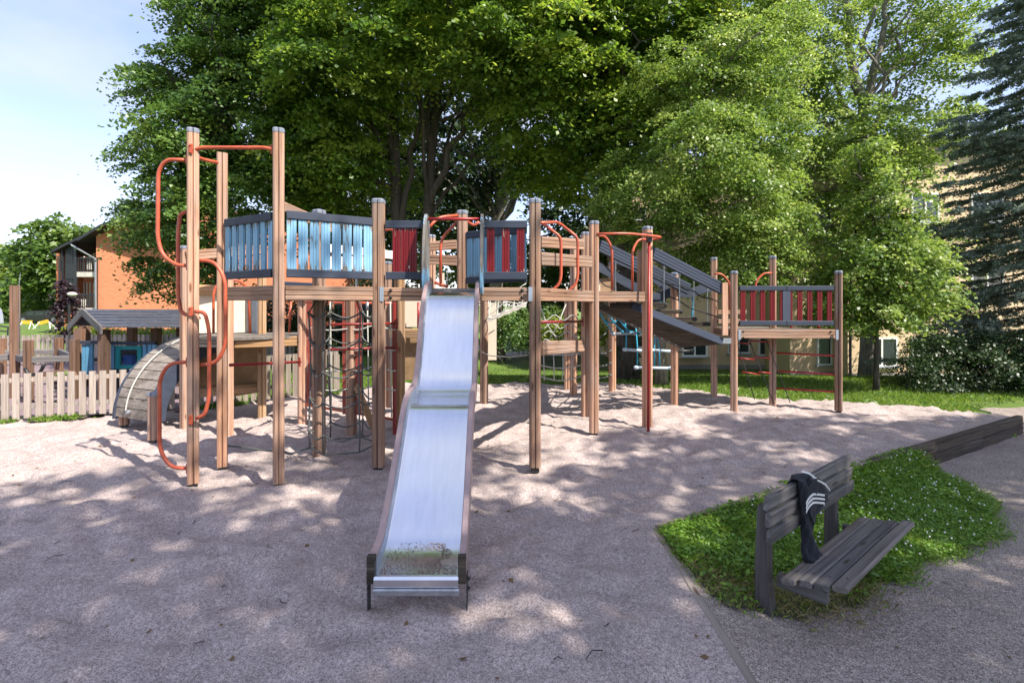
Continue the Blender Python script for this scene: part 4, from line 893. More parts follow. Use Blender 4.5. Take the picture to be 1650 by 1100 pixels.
# ---------------------------------------------------------------- bench and the trousers hung over it
BO = Vector((1.672, 3.055, 0)); bd = Vector((.785, .62, 0)); bp = Vector((.74, -.67, 0)); BL = 1.40
def bw(u, v, z): return BO + bd * u + bp * v + Vector((0, 0, z))
BN = empty('park_bench', bw(.7, 0, -.2), 'dark stained wooden bench of thick planks on the green island, trousers over its back', 'bench')
def bplank(name, u0, u1, v, z, w, t, par, tilt=0.0, mat='darkwood', c=.009):
    a, b_ = bw(u0, v, z), bw(u1, v, z); m = MB(); m.cbox(0, (b_ - a).length, -w / 2, w / 2, -t / 2, t / 2, c); fr = frame(a, b_) @ Matrix.Rotation(tilt, 4, 'X'); return m.build(name, mat, par, fr)
for k in range(4):
    v = .045 + k * .0885; bplank('seat_plank', -.01 + .012 * (k % 2), BL - .012 * (k % 3), v, .142 + k * .018, .080, .036, BN, -.17)
for k in range(4):
    for u in (.13, 1.26):
        q = bw(u, .045 + k * .0885, .142 + k * .018 + .021); b = MB(); b.sphere((q.x, q.y, q.z - .003), .007, 8, 4, (1, 1, .5)); b.build('screw', 'black', BN)
for k in range(3):
    bplank('back_plank', -.045, BL - .01, -.045 - .008 * k, .40 + k * .102, .034, .089, BN, .09, c=.005)
for u in (.03, 1.17):
    m = MB(); a = bw(u, 0, 0); fr = Matrix((bd, -bp, Vector((0, 0, 1)))).transposed().to_4x4(); fr.translation = a
    prf = [(.02, -.36), (.145, -.36), (.15, .16), (.135, .56), (.075, .575), (.073, .1)]
    m.extr([(y, z) for y, z in prf], -.045, .045); m.build('leg', 'darkwoodz', BN, fr)
    m = MB(); m.cbox(-.34, -.0, -.028, .028, -.045, .045, .008); fr2 = Matrix((bp * -1, bd * -1, Vector((0, 0, 1)))).transposed().to_4x4(); fr2 = fr2 @ Matrix.Rotation(R(-6), 4, 'Y') if False else fr2
    m = MB(); m.extr([(-.028, -.045), (.028, -.045), (.028, .03), (-.028, .03)], -.22, .06); fr2.translation = bw(u + .09, -.0, .086); m.build('seat_bearer', 'darkwood', BN, fr2)
# trousers: one leg falls down the front on to the seat, the rest is folded over the back
mt_, t_, b_s = newmat('navy_knit'); b_s.inputs['Roughness'].default_value = .9; b_s.inputs['Sheen Weight'].default_value = .04
nn_ = noise(t_, 18, 5, coords(t_)); rr_ = ramp(t_, [(.3, (.004, .005, .010)), (.7, (.011, .013, .022))]); t_.links.new(nn_.outputs[0], rr_.inputs[0]); t_.links.new(rr_.outputs[0], b_s.inputs['Base Color']); bump(t_, b_s, nn_.outputs[0], .5, .02)
M['navy'] = mt_
def cloth(name, secs, mat, parent, thick=.012, nseg=14, fn=None):
    """secs: list of (u_centre, v_front, z, half_width, puff)"""
    secs = smooth_n(secs, 5); b = MB(); n = nseg * 2; vs = []
    for i, (u, v, z, w, pf) in enumerate(secs):
        for j in range(n):
            a = 2 * math.pi * j / n; wr = .014 * math.sin(3 * a + i * .35) + .009 * math.sin(7 * a - i * .5)
            vs.append(bw(u + math.cos(a) * (w + wr * .5), v + math.sin(a) * (thick + pf) + wr * .6, z + .006 * math.sin(a * 2 + i * .4)))
    k = len(secs); fs = [(i * n + j, (i + 1) * n + j, (i + 1) * n + (j + 1) % n, i * n + (j + 1) % n) for i in range(k - 1) for j in range(n)] + [tuple(range(n)), tuple(range((k - 1) * n, k * n))[::-1]]
    b.add(vs, fs); return b.build(name, mat, parent, smooth=True), secs
def smooth_n(pr, n):
    o = []
    for i in range(len(pr) - 1):
        q = [pr[max(i - 1, 0)], pr[i], pr[i + 1], pr[min(i + 2, len(pr) - 1)]]
        for k in range(n):
            u = k / n; o.append(tuple(.5 * (2 * b_ + (c - a) * u + (2 * a - 5 * b_ + 4 * c - d) * u * u + (3 * b_ - a - 3 * c + d) * u ** 3) for a, b_, c, d in zip(*q)))
    o.append(pr[-1]); return o
TU = .40
tr, sc_ = cloth('trousers', [(TU + .03, -.10, .46, .085, .0), (TU + .03, -.095, .60, .09, .0), (TU + .03, -.075, .668, .09, .002), (TU + .02, -.045, .682, .088, .004), (TU + .01, -.018, .66, .085, .004), (TU, -.008, .58, .078, .004), (TU - .01, -.005, .50, .072, .008), (TU - .0, -.002, .42, .068, .012), (TU + .0, .0, .34, .062, .014), (TU - .01, .008, .27, .062, .016), (TU - .02, .025, .20, .085, .02), (TU - .02, .04, .165, .095, .024)], 'navy', None)
tag(tr, 'dark navy sports trousers with three white stripes draped over the bench back', 'trousers')
fl = MB(); vs = []                                             # folded second leg, a flap falling to the right
pts = [(TU + .02, .672), (TU + .15, .652), (TU + .35, .51), (TU + .28, .475), (TU + .12, .40), (TU + .05, .36), (TU - .02, .45), (TU - .03, .6)]
for dv in (.026, .004): vs += [bw(u, -.008 + dv + .012 * math.sin(u * 40 + z * 25), z) for u, z in pts]
n = len(pts); fl.add(vs, [tuple(range(n)), tuple(range(n, 2 * n))[::-1]] + [(i, n + i, n + (i + 1) % n, (i + 1) % n) for i in range(n)]); fl.build('trouser_leg', 'navy', tr, smooth=False)
for k in range(3):
    st = MB(); z = .555 - k * .028; P_ = [(-.072, z - .022), (-.035, z - .004), (.0, z + .012), (.03, z + .018), (.07, z + .008), (.15, z - .014), (.22, z - .034), (.28 - .03 * k, z - .045)]; vs = []
    P_ = smooth_n(P_, 4)
    for u, zz_ in P_:
        for dz in (.007, -.007):
            for dv in (.0, .004): vs.append(bw(TU + u, .0225 + dv + .004 * math.sin(u * 40) , zz_ + dz))
    n = len(P_); fs = [(0, 2, 3, 1), (n * 4 - 4, n * 4 - 3, n * 4 - 1, n * 4 - 2)]
    for i in range(n - 1): a = i * 4; fs += [(a, a + 4, a + 6, a + 2), (a + 1, a + 3, a + 7, a + 5), (a, a + 1, a + 5, a + 4), (a + 2, a + 6, a + 7, a + 3)]
    st.add(vs, fs); st.build('stripe', 'white', tr)
for dx in (0, .02):
    st = MB(); st.tube([bw(TU + .06 + dx, -.055, .700), bw(TU + .08 + dx, -.02, .690), bw(TU + .115 + dx * .8, .022, .645), bw(TU + .24 + dx * .6, .024, .59), bw(TU + .335, .024, .525)], .0045, 5); st.build('stripe', 'white', tr)

# ---------------------------------------------------------------- picket fences
def pickets(name, poly, h, spacing, w, mat, label, rails=(.28, .82), double=True, postgap=2.0, z0=0.0, hf=None, railmat=None):
    r = empty(name, (poly[0][0], poly[0][1], z0), label, 'fence')
    for (x0, y0), (x1, y1) in zip(poly[:-1], poly[1:]):
        a, b_ = Vector((x0, y0, z0)), Vector((x1, y1, z0)); L_ = (b_ - a).length; fr = frame(a, b_); m = MB(); n = int(L_ / spacing)
        for i in range(n):
            x = (i + .5) * L_ / n + random.uniform(-.006, .006); hh = h + random.uniform(-.012, .012); s = random.uniform(-.008, .008); mm = Matrix.Rotation(random.uniform(-.01, .01), 4, 'Y')
            m.box(x - w / 2, x + w / 2, -.034, -.014, .03 + random.uniform(0, .02), hh, None)
            if double and i % 1 == 0: m.box(x - w / 2 + spacing / 2, x + w / 2 + spacing / 2 - .01, .034, .052, .1, hh - .05, None) if False else None
        m.build('picket_row', mat, r, fr)
        for z in rails: q = MB(); q.cbox(.002, L_ - .002, -.014, .016, h * z - .035, h * z + .035, .003); q.build('rail', railmat or mat, r, fr)
        k = max(1, round(L_ / postgap))
        for i in range(k + 1): q = MB(); q.box(-.035 + i * L_ / k, .035 + i * L_ / k, .018, .088, -.2, h - .06); q.build('fence_post', 'oldfence', r, fr)
    return r
pickets('picket_fence', FENCE[:4], .76, .135, .088, 'picket', 'pale unpainted picket fence along the left edge of the sand', rails=(.30, .86))
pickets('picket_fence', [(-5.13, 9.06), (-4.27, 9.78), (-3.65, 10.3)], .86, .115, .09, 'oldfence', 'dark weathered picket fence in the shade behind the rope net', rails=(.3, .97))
pickets('picket_fence', [(-17, 14.6), (-11.5, 15.4), (-8.3, 15.9), (-7.0, 15.6)], .92, .13, .085, 'picket', 'far grey picket fence in front of the lawn and the parked cars', rails=(.25, .85))

# ---------------------------------------------------------------- playhouse
PHY = 10.0
ph = empty('playhouse', at(210, 600, PHY) * 1.0, 'open playhouse with dark slatted roof and blue and teal panels behind the fence', 'playhouse'); ph.location.z = 0
def phb(name, x0, x1, y0, y1, Y0, Y1, mat, par=ph, c=None):
    a, b_ = at(x0, y1, (Y0 + Y1) / 2), at(x1, y0, (Y0 + Y1) / 2); m = MB(); m.box(a.x, b_.x, Y0, Y1, a.z, b_.z); return m.build(name, mat, par)
for x, Yq in ((129, 10.0), (168, 9.5), (213, 11.0), (252, 10.2), (292, 11.1), (137, 11.1), (300, 9.7)):
    p = at(x, 560, Yq); b = MB(); b.box(p.x - .07, p.x + .07, Yq - .07, Yq + .07, 0, 1.36); b.build('house_post', 'brownpost', ph)
ridge0, ridge1 = at(135, 500, 10.5), at(318, 500, 10.9); ea0, ea1 = at(166, 529, 9.35), at(318, 529, 9.75); eb0, eb1 = at(112, 527, 10.9), at(318, 521, 11.9)
def slatted(e0, e1, r0, r1, n=6):
    m = MB()
    for i in range(n):
        u0, u1 = i / n, (i + 1) / n + .03; up0, up1 = .015, .055
        a, b_, c, d = e0.lerp(r0, u0), e1.lerp(r1, u0), e1.lerp(r1, u1), e0.lerp(r0, u1); U = Vector((0, 0, 1))
        q = [a + U * .045, b_ + U * .045, c + U * .012, d + U * .012]; m.add(q + [p - U * .028 for p in q], [(0, 1, 2, 3), (7, 6, 5, 4), (0, 4, 5, 1), (1, 5, 6, 2), (2, 6, 7, 3), (3, 7, 4, 0)])
    return m.build('roof_slope', 'houseroof', ph)
slatted(ea0, ea1, ridge0, ridge1); slatted(eb0, eb1, ridge0, ridge1)
for e, off in ((ea0, 0), (eb0, 0)): beam('barge_board', e + Vector((-.03, 0, -.03)), ridge0 + Vector((-.03, 0, -.03)), .16, .04, 'darkwood', ph, 0)
for x0, x1 in ((130, 166),): phb('rail', x0, x1, 549, 554, 9.75, 9.82, 'rail')
phb('rail', 172, 250, 550, 555, 10.0, 10.06, 'rail'); phb('rail', 172, 262, 594, 599, 10.0, 10.06, 'rail')
for x in (133, 139, 145): phb('wall_board', x, x + 5, 555, 606, 9.78, 9.82, 'bluefar')
phb('wall_board', 162, 167, 555, 606, 9.78, 9.82, 'bluefar'); phb('wall_board', 177, 185, 556, 600, 10.0, 10.04, 'bluefar')
for x in (231, 239, 246): phb('wall_board', x, x + 6, 555, 596, 10.0, 10.04, 'bluefar')
for a in ((187, 229, 557, 563), (187, 229, 588, 595), (187, 194, 563, 588), (222, 229, 563, 588)): phb('window_frame', *a, 10.0, 10.045, 'teal')
phb('table', 150, 205, 575, 580, 10.4, 10.9, 'brownsteel'); phb('counter', 200, 216, 572, 590, 10.5, 10.6, 'blueplastic')
b = MB(); p = at(150, 590, 10.5); b.box(p.x, p.x + 1.0, 10.85, 10.9, .0, .9); b.build('back_board', 'brownsteel', ph)

# ---------------------------------------------------------------- sand table frame and springer behind the fence
fr_ = empty('play_table_frame', at(60, 600, 10.5), 'low brown timber play frame with trough beams behind the fence', 'play frame'); fr_.location.z = 0
def fpost(x, Yq, top, w=.13):
    p = at(x, top, Yq); post((p.x, p.y, 0), p.z, fr_, w, 'brownpost', 0, cap=False, foot=False, name='post')
for x, Yq, top in ((3, 10.6, 545), (46, 9.3, 548), (95, 11.0, 544), (120, 9.6, 547)): fpost(x, Yq, top)
for (x0, Y0, x1, Y1) in ((-40, 9.5, 24, 9.8), (22, 9.8, 46, 9.3), (46, 9.3, 120, 9.6), (3, 10.6, 95, 11.0), (95, 11.0, 120, 9.6)):
    p, q = at(x0, 573, Y0), at(x1, 573, Y1); p.z = q.z = .80; beam('trough_beam', p, q, .12, .06, 'darkwood', fr_, 1)
tp = empty('tall_post', gp(24, 660, 0), 'tall brown post with chains and a small wire on its top, left edge', 'post')
p = at(24, 460, 9.7); tp.location = (p.x, p.y, 0); post((p.x, p.y, 0), p.z, tp, .13, 'brownpost', 0, cap=False, foot=False, name='shaft')
for dx in (.07, .11): b = MB(); b.tube([(p.x + dx, p.y, p.z + (.25 if dx > .1 else 0)), (p.x + dx - .03, p.y, p.z - .02), (p.x + dx, p.y, .75)], .006, 5); b.build('chain', 'steel', tp)
b = MB(); b.box(p.x + .05, p.x + .22, p.y - .03, p.y + .1, .72, .75); b.build('chain_tray', 'steel', tp)
sg = empty('spring_toy', at(75, 600, 9.0), 'black-handled seesaw toy with brown and green body just behind the fence', 'spring toy'); sg.location.z = 0
b = MB(); b.tube(fillet([at(40, 593, 9.0), at(46, 603, 9.0), at(62, 603, 9.0), at(68, 594, 9.0), at(71, 586, 9.0)], .12), .028, 8); b.build('handle', 'black', sg, smooth=True)
b = MB(); pr_ = [at(x, y, 9.0) for x, y in ((55, 612), (60, 600), (85, 597), (100, 596), (118, 600), (124, 612))]; b.add([p for p in pr_] + [p + Vector((0, .06, 0)) for p in pr_], [tuple(range(6)), tuple(range(6, 12))[::-1]] + [(i, (i + 1) % 6, 6 + (i + 1) % 6, 6 + i) for i in range(6)]); b.build('body', 'brownpost', sg)
b = MB(); pr_ = [at(x, y, 8.98) for x, y in ((88, 604), (93, 599), (104, 598), (114, 603))]; b.add([p for p in pr_] + [p + Vector((0, .02, 0)) for p in pr_], [tuple(range(4)), tuple(range(4, 8))[::-1]] + [(i, (i + 1) % 4, 4 + (i + 1) % 4, 4 + i) for i in range(4)]); b.build('seat_pad', 'green', sg)
b = MB(); q = at(90, 612, 9.03); pts = [(q.x + .07 * math.cos(a * .8), q.y + .07 * math.sin(a * .8), .02 + a * .011) for a in range(40)]; b.tube(pts, .012, 6); b.build('spring', 'brownsteel', sg)

# ---------------------------------------------------------------- brick apartment house, left
bk = empty('brick_house', at(160, 540, 31), 'orange brick apartment house with dark roof and stacked balconies', 'house'); bk.location.z = 0
YB_ = 31.0
def bxp(name, x0, x1, ytop, ybot, Y0, Y1, mat, par, zb=None):
    a, b_ = at(x0, ybot, Y0), at(x1, ytop, Y0); m = MB(); m.box(a.x, b_.x, Y0, Y1, zb if zb is not None else a.z, b_.z); return m.build(name, mat, par)
g0, g1 = at(155, 365, YB_), at(470, 365, YB_)
# gable wall facing the playground, with the roof line rising to the right
m = MB(); pts = [(g0.x, -.3), (g1.x + 2, -.3), (g1.x + 2, 5.6), ((g0.x + g1.x) / 2 + 1, 8.4), (g0.x, at(155, 366, YB_).z)]
m.add([(x, YB_ + (x - g0.x) * .5, z) for x, z in pts] + [(x, YB_ + 12 + (x - g0.x) * .5, z) for x, z in pts], [tuple(range(5)), tuple(range(5, 10))[::-1]] + [(i, i + 5, (i + 1) % 5 + 5, (i + 1) % 5) for i in range(5)]); m.build('wall', 'brick', bk)
# balcony bay stepping back to the left
inner = YB_ + 2.2
bxp('wall', 112, 156, 388, 560, inner, inner + 8, 'brick', bk, -.3)
bxp('pillar', 90.5, 97, 402, 560, YB_ + .3, YB_ + 2.0, 'brick', bk, -.3); bxp('wall', 98, 113, 404, 560, YB_ + 1.9, inner + 6, 'brick', bk, -.3)
for yt, yb in ((438, 446), (496, 503), (543, 548)):
    bxp('balcony_slab', 122, 154.5, yt, yb, YB_ - .1, inner, 'concrete', bk)
for yt, yb in ((415, 438), (473, 495)):
    r_ = bxp('balcony_railing', 122, 155, yt, yt + 2.2, YB_ - .12, YB_ - .07, 'brownsteel', bk)
    for k in range(11): bxp('baluster', 123 + k * 3.1, 123.8 + k * 3.1, yt, yb, YB_ - .11, YB_ - .08, 'brownsteel', r_)
for x0, x1, yt, yb in ((119, 122.5, 392, 560), (98.5, 100.5, 400, 560), (153.5, 155.5, 415, 505)): bxp('column', x0, x1, yt, yb, YB_ - .15, YB_ - .03, 'brownsteel', bk)
for k in range(5): bxp('screen_board', 105.5 + k * 3, 107.6 + k * 3, 395 + (3 - k) * 2, 480, YB_ - .1, YB_ - .05, 'brownsteel', bk)
bxp('screen', 105, 120, 425, 449, YB_ - .13, YB_ - .1, 'brownsteel', bk)
for x0, x1, yt, yb in ((125, 131, 456, 473), (125, 131, 400, 414)): w_ = bxp('balcony_door', x0, x1, yt, yb + 18, inner - .05, inner + .05, 'glass', bk)
for x in (134, 139, 144, 150): bxp('window_jamb', x, x + 1.6, 400, 436, inner - .06, inner, 'white', bk); bxp('window_jamb', x, x + 1.6, 455, 495, inner - .06, inner, 'white', bk)
bxp('lamp', 145, 150, 389, 393, YB_ + 1, YB_ + 1.4, 'white', bk)
for y in (408, 453): bxp('lamp', 100, 104, y - 2, y + 2, YB_ + .9, YB_ + 1.2, 'white', bk)
for y, x in ((486, 130), (425, 140)): bxp('balcony_chair', x, x + 6, y - 4, y + 9, YB_ + .4, YB_ + .8, 'concrete', bk)
# roof: lower and upper pitches with eaves
def slabpts(name, P_, t_, mat, par):
    m = MB(); m.add([Vector(p) for p in P_] + [Vector(p) - Vector((0, 0, t_)) for p in P_], [(0, 1, 2, 3), (7, 6, 5, 4), (0, 4, 5, 1), (1, 5, 6, 2), (2, 6, 7, 3), (3, 7, 4, 0)]); return m.build(name, mat, par)
e0, e1 = at(82, 403, YB_ - .4), at(133, 378, YB_ - .4); slabpts('roof', [e0, e1, e1 + Vector((0, 13, 0)), e0 + Vector((0, 13, 0))], .16, 'roofdark', bk)
e0, e1 = at(124, 384, YB_ - .6), at(160, 362, YB_ - .6); e2 = at(290, 312, YB_ - .6); slabpts('roof', [e0, e1, e1 + Vector((0, 13, 0)), e0 + Vector((0, 13, 0))], .18, 'roofdark', bk); slabpts('roof', [e1, e2, e2 + Vector((0, 13, 0)), e1 + Vector((0, 13, 0))], .18, 'roofdark', bk)
b = MB(); b.tube([at(114, 393, YB_ - .3), at(117, 396, YB_ - .3), at(154, 417, YB_ - .3), at(154.5, 540, YB_ - .3)], .06, 6); b.build('rain_pipe', 'steel', bk)
b = MB(); b.tube([at(82, 407, YB_ - .3), at(96, 416, YB_ - .2), at(97.5, 540, YB_ - .2)], .05, 6); b.build('rain_pipe', 'brownsteel', bk)
# purple climber and its trellis in front of the house
pl = empty('purple_climber', at(108, 545, 24), 'dark purple climbing shrub on a white trellis before the brick house', 'climber', None); pl.location.z = 0
c = at(108, 510, 24); Pp, LN, rn, C_ = spray_points([(c.x, 24, 1.3, .5, .4, 1.5), (c.x - .1, 24, 2.2, .35, .4, .9)], 90, 34, .3); leaves_mesh('crown', Pp, LN, .13 * (.6 + .7 * rng.random(len(Pp))), 'purpleleaf', pl, rn)
b = MB(); b.tube([(c.x, 24.1, 0), (c.x, 24.1, 2.6)], .04, 6); b.build('stem', 'bark', pl)
b = MB(); q = at(113, 490, 23.6); b.box(q.x - .02, q.x + .02, 23.5, 23.6, 0, q.z); b.build('trellis', 'brownsteel', pl)
b = MB(); q = at(113, 474, 23.6); b.sphere((q.x + .1, 23.6, q.z), .2, 12, 8, (1, 1, .55)); b.build('dome', 'concrete', pl)
gl = empty('x', (0, 0, 0)); bpy.data.objects.remove(gl)

# ---------------------------------------------------------------- vehicles and small things far left
vn = empty('parked_van', at(62, 520, 48), 'black van parked side-on beyond the lawn', 'van'); VY = 48.0; vn.location.z = 0
def side_prism(name, pts, Y0, Y1, mat, par, sm=False):
    m = MB(); n = len(pts); P_ = [at(x, y, Y0) for x, y in pts]
    m.add(P_ + [p + Vector((0, Y1 - Y0, 0)) for p in P_], [tuple(range(n)), tuple(range(n, 2 * n))[::-1]] + [(i, i + n, (i + 1) % n + n, (i + 1) % n) for i in range(n)]); return m.build(name, mat, par)
side_prism('body', [(28, 517), (28, 511), (32, 508), (42, 502), (48, 500.3), (94, 500), (98, 503), (99, 517)], VY, VY + 1.9, 'carblack', vn)
for x0, x1 in ((43, 54), (56, 70), (72, 92)): side_prism('window', [(x0, 508), (x0 + 2, 502.5), (x1, 502.5), (x1, 508)], VY - .02, VY, 'glass', vn)
for x in (38, 87):
    p = at(x, 517, VY); b = MB(); b.tube([(p.x, VY - .05, .34), (p.x, VY + .2, .34)], .34, 16); w_ = b.build('wheel', 'tyre', vn); b = MB(); b.tube([(p.x, VY - .07, .34), (p.x, VY - .04, .34)], .2, 12); b.build('rim', 'steel', w_)
cr_ = empty('parked_car', at(-4, 525, 36), 'silver car cut off by the left edge of the picture', 'car'); cr_.location.z = 0
side_prism('body', [(-100, 522), (-100, 508), (-80, 503), (-70, 494), (-43, 493), (-38, 500), (-36, 508), (-35, 522)], 36, 37.8, 'carsilver', cr_)
side_prism('window', [(-76, 503), (-68, 496), (-46, 496), (-42, 502)], 35.97, 36, 'glass', cr_)
side_prism('tail_lamp', [(-2, 503), (2.5, 503), (3.5, 509), (-1, 509)], 37.84, 37.9, 'carred', cr_)
for x in (-85, -45): p = at(x, 522, 36); b = MB(); b.tube([(p.x, 35.95, .33), (p.x, 36.2, .33)], .33, 16); b.build('wheel', 'tyre', cr_)
for x, Yq, lab in ((43, 38, 'yellow barrier trestle on the lawn before the black van'), (72, 38, 'second yellow barrier trestle, leaning, right of the other')):
    br_ = empty('barrier', at(x, 524, Yq), lab, 'barrier', 'yellow barriers on the lawn'); br_.location.z = 0; p = at(x, 515, Yq)
    tl = 0 if x < 60 else .25
    b = MB(); b.box(-.42, .42, -.02, .02, .35, .62, Matrix.Translation((p.x, Yq, 0)) @ Matrix.Rotation(-tl, 4, 'Y')); b.build('board', 'yellow', br_)
    for s in (-1, 1):
        for t2 in (-1, 1): b = MB(); b.tube([(p.x + s * .35, Yq, .5), (p.x + s * (.42 + tl), Yq + t2 * .25, -.03)], .03, 6); b.build('leg', 'white', br_)
hr = empty('metal_handrail', at(5, 545, 20), 'short dark handrail on the lawn at the left edge', 'handrail'); hr.location.z = 0
pxl = [(-25, 521), (13, 527), (12, 543)]; b = MB(); b.tube([at(x, y, 22) for x, y in pxl], .035, 8); b.build('top_bar', 'brownsteel', hr)
b = MB(); b.tube([at(-25, 531, 22), at(12, 534, 22)], .03, 8); b.build('bar', 'brownsteel', hr); b = MB(); b.tube([at(-20, 542, 22), at(12, 542.5, 22)], .03, 8); b.build('bar', 'brownsteel', hr)

# ---------------------------------------------------------------- yellow apartment house, right
yh = empty('yellow_house', (9, 21, -1), 'yellow rendered apartment house with white-framed windows behind the trees', 'house')
zb = -1.25
def yb(name, x0, x1, Y0, Y1, z0, z1, mat, par=yh): m = MB(); m.box(x0, x1, Y0, Y1, z0, z1); return m.build(name, mat, par)
X0, XW, X2, X3 = at(1015, 590, 22).x, at(1273, 600, 20).x, at(1366, 600, 19.4).x, 21.5
TOP = 8.1
yb('wall', X0, XW + .001, 22, 34, zb, TOP, 'stucco'); yb('wall', XW, X2 + .001, 20, 34.2, zb, TOP - .01, 'stucco'); yb('wall', X2, X3, 19.4, 34.4, zb, TOP - .02, 'stucco')
yb('shade_face', XW - .01, XW, 20.02, 21.98, zb, TOP - .05, 'stuccoshade'); yb('shade_face', X2 - .01, X2, 19.42, 19.98, zb, TOP - .06, 'stuccoshade')  # thin sheets carrying the painted shade of the return walls
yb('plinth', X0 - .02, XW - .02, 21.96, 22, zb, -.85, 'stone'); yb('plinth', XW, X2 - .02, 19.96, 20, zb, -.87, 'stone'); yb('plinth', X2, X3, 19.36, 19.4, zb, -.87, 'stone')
for a, c, Yq in ((X0 - .4, XW + .2, 21.6), (XW - .3, X2 + .2, 19.6), (X2 - .2, X3 + .4, 19.0)): yb('roof', a, c, Yq, Yq + 13.2, TOP + (.0 if Yq > 21 else .003 * Yq), TOP + .28, 'roofdark')
def win(cx, w, z0, z1, Yf, panes=2, curtain=False, sill=True):
    f = MB(); t = .07
    for a in ((cx - w / 2, cx - w / 2 + t, z0, z1), (cx + w / 2 - t, cx + w / 2, z0, z1), (cx - w / 2 + t, cx + w / 2 - t, z0, z0 + t), (cx - w / 2 + t, cx + w / 2 - t, z1 - t, z1)): f.box(a[0], a[1], Yf - .05, Yf - .002, a[2], a[3])
    if panes == 2: f.box(cx - .035, cx + .035, Yf - .05, Yf - .002, z0 + t, z1 - t)
    o = f.build('window', 'white', yh); g = MB(); g.box(cx - w / 2 + t, cx + w / 2 - t, Yf - .02, Yf - .003, z0 + t, z1 - t); g.build('pane', 'glass', o)
    if curtain:
        c_ = MB(); 
        for k in range(8): c_.box(cx - w / 2 + t + k * (w - .2) / 8, cx - w / 2 + t + (k + .6) * (w - .2) / 8, Yf - .028 - .004 * (k % 2), Yf - .021, z0 + t + .02, z1 - t)
        c_.build('curtain', plain('pale_curtain', (.25, .32, .26), .9), o)
    if sill: s = MB(); s.box(cx - w / 2 - .06, cx + w / 2 + .06, Yf - .13, Yf, z0 - .05, z0 - .003); s.build('sill', 'plate', o)
xa = lambda x, Y_: at(x, 0, Y_).x
for fl_ in range(3):
    dz = 2.85 * fl_
    win(xa(1328, 20), .62, -.62 + dz, .55 + dz, 20, 1, fl_ == 0); win(xa(1420, 19.4), 1.25, -.60 + dz, .55 + dz, 19.4); win(xa(1490, 19.4), 1.1, -.60 + dz, .55 + dz, 19.4); win(xa(1590, 19.4), 1.3, -.60 + dz, .55 + dz, 19.4); 
    win(xa(1190, 22), 1.0, -.35 + dz, .55 + dz, 22); win(xa(1236, 22), .8, -.45 + dz, .55 + dz, 22); win(xa(1030, 22), .6, -.1 + dz, .5 + dz, 22, 1)
by_ = empty('tmp', (0, 0, 0)); bpy.data.objects.remove(by_)
yb('bay_window', xa(1096, 21.4), xa(1142, 21.4), 21.2, 22.0, -.50, 7.9, 'stucco'); 
for fl_ in range(3): win(xa(1119, 21.2), 1.1, -.40 + 2.85 * fl_, .55 + 2.85 * fl_, 21.2)
b = MB(); q = xa(1373, 19.2); b.tube([(q, 19.3, -1.1), (q, 19.3, TOP)], .05, 8); b.build('rain_pipe', 'brownsteel', yh)
# pole lamp and scaffolding glimpsed between the trees
lp = empty('lamp_pole', at(575, 600, 20), 'slim grey lamp pole between the red boards of the climbing frame', 'lamp pole'); lp.location.z = -.05; q = at(575, 500, 20)
b = MB(); b.tube([(q.x, 20, -.1), (q.x, 20, 3.6)], .06, 8); b.build('shaft', 'steel', lp); b = MB(); b.sphere((q.x, 20, 3.7), .18, 12, 8); b.build('lantern', 'white', lp)
dk = empty('dark_shed', at(590, 560, 24), 'dark shed seen under the climbing frame deck', 'shed'); dk.location.z = -.3
yb('wall', at(540, 0, 24).x, at(645, 0, 24).x, 24, 27, -.9, 2.1, 'brownsteel', dk); yb('roof', at(533, 0, 24).x, at(652, 0, 24).x, 23.7, 27.3, 2.1, 2.25, 'redwood', dk)
b = MB(); b.box(at(575, 0, 24).x, at(630, 0, 24).x, 23.93, 23.99, .9, 1.3); b.build('trim', 'concrete', dk)
cp = empty('balcony_scaffold', at(1520, 240, 18), 'black balcony frame glimpsed beside the spruce top', 'balcony'); yb_ = 18.9
for a, c in (((1490, 222), (1532, 222)), ((1490, 213), (1532, 213))): b = MB(); b.tube([at(*a, yb_), at(*c, yb_)], .04, 6); b.build('bar', 'brownsteel', cp)
for x in (1496, 1512, 1528): b = MB(); b.tube([at(x, 205, yb_), at(x, 224, yb_)], .035, 6); b.build('upright', 'brownsteel', cp)
b = MB(); b.tube([at(1521, 222, yb_), at(1521, 262, yb_)], .05, 6); b.build('upright', 'brownsteel', cp)

# ---------------------------------------------------------------- trees and shrubs
def blobs_px(lst, Y0):                     # (x, y, Y offset, rx px, ry px, depth m) -> ellipsoids in metres
    o = []
    for x, y, dY, rx, ry, rd in lst:
        p = at(x, y, Y0 + dY); s = (Y0 + dY) / FPX; o.append((p.x, p.y, p.z, rx * s, rd, ry * s))
    return o
# linden on the left, drooping to the playhouse roof
tY = 13.5
bl = blobs_px([(285, 170, 0, 46, 52, 1.7), (360, 60, 0, 50, 75, 2.0), (425, -60, .5, 90, 100, 2.4), (268, 275, -.3, 40, 42, 1.5), (330, 240, -.4, 66, 76, 2.0), (265, 365, -.2, 50, 36, 1.5), (330, 350, -.4, 60, 52, 1.9),
               (400, 180, 0, 80, 110, 2.3), (410, 320, .2, 70, 70, 2.0), (300, 425, 0, 34, 24, 1.0), (345, 440, 0, 30, 24, 1.0), (460, 90, .5, 75, 90, 2.2), (470, 260, .8, 66, 80, 2.0), (255, 128, 0, 24, 18, .6), (390, -60, 0, 45, 80, 1.6), (225, 340, 0, 30, 16, .7), (225, 385, 0, 26, 16, .6), (270, 455, 0, 34, 22, .8), (300, 480, 0, 26, 16, .6), (240, 420, 0, 22, 12, .5), (250, 225, 0, 30, 22, .8), (315, 120, 0, 40, 40, 1.3), (330, 20, 0, 36, 50, 1.2)], tY)
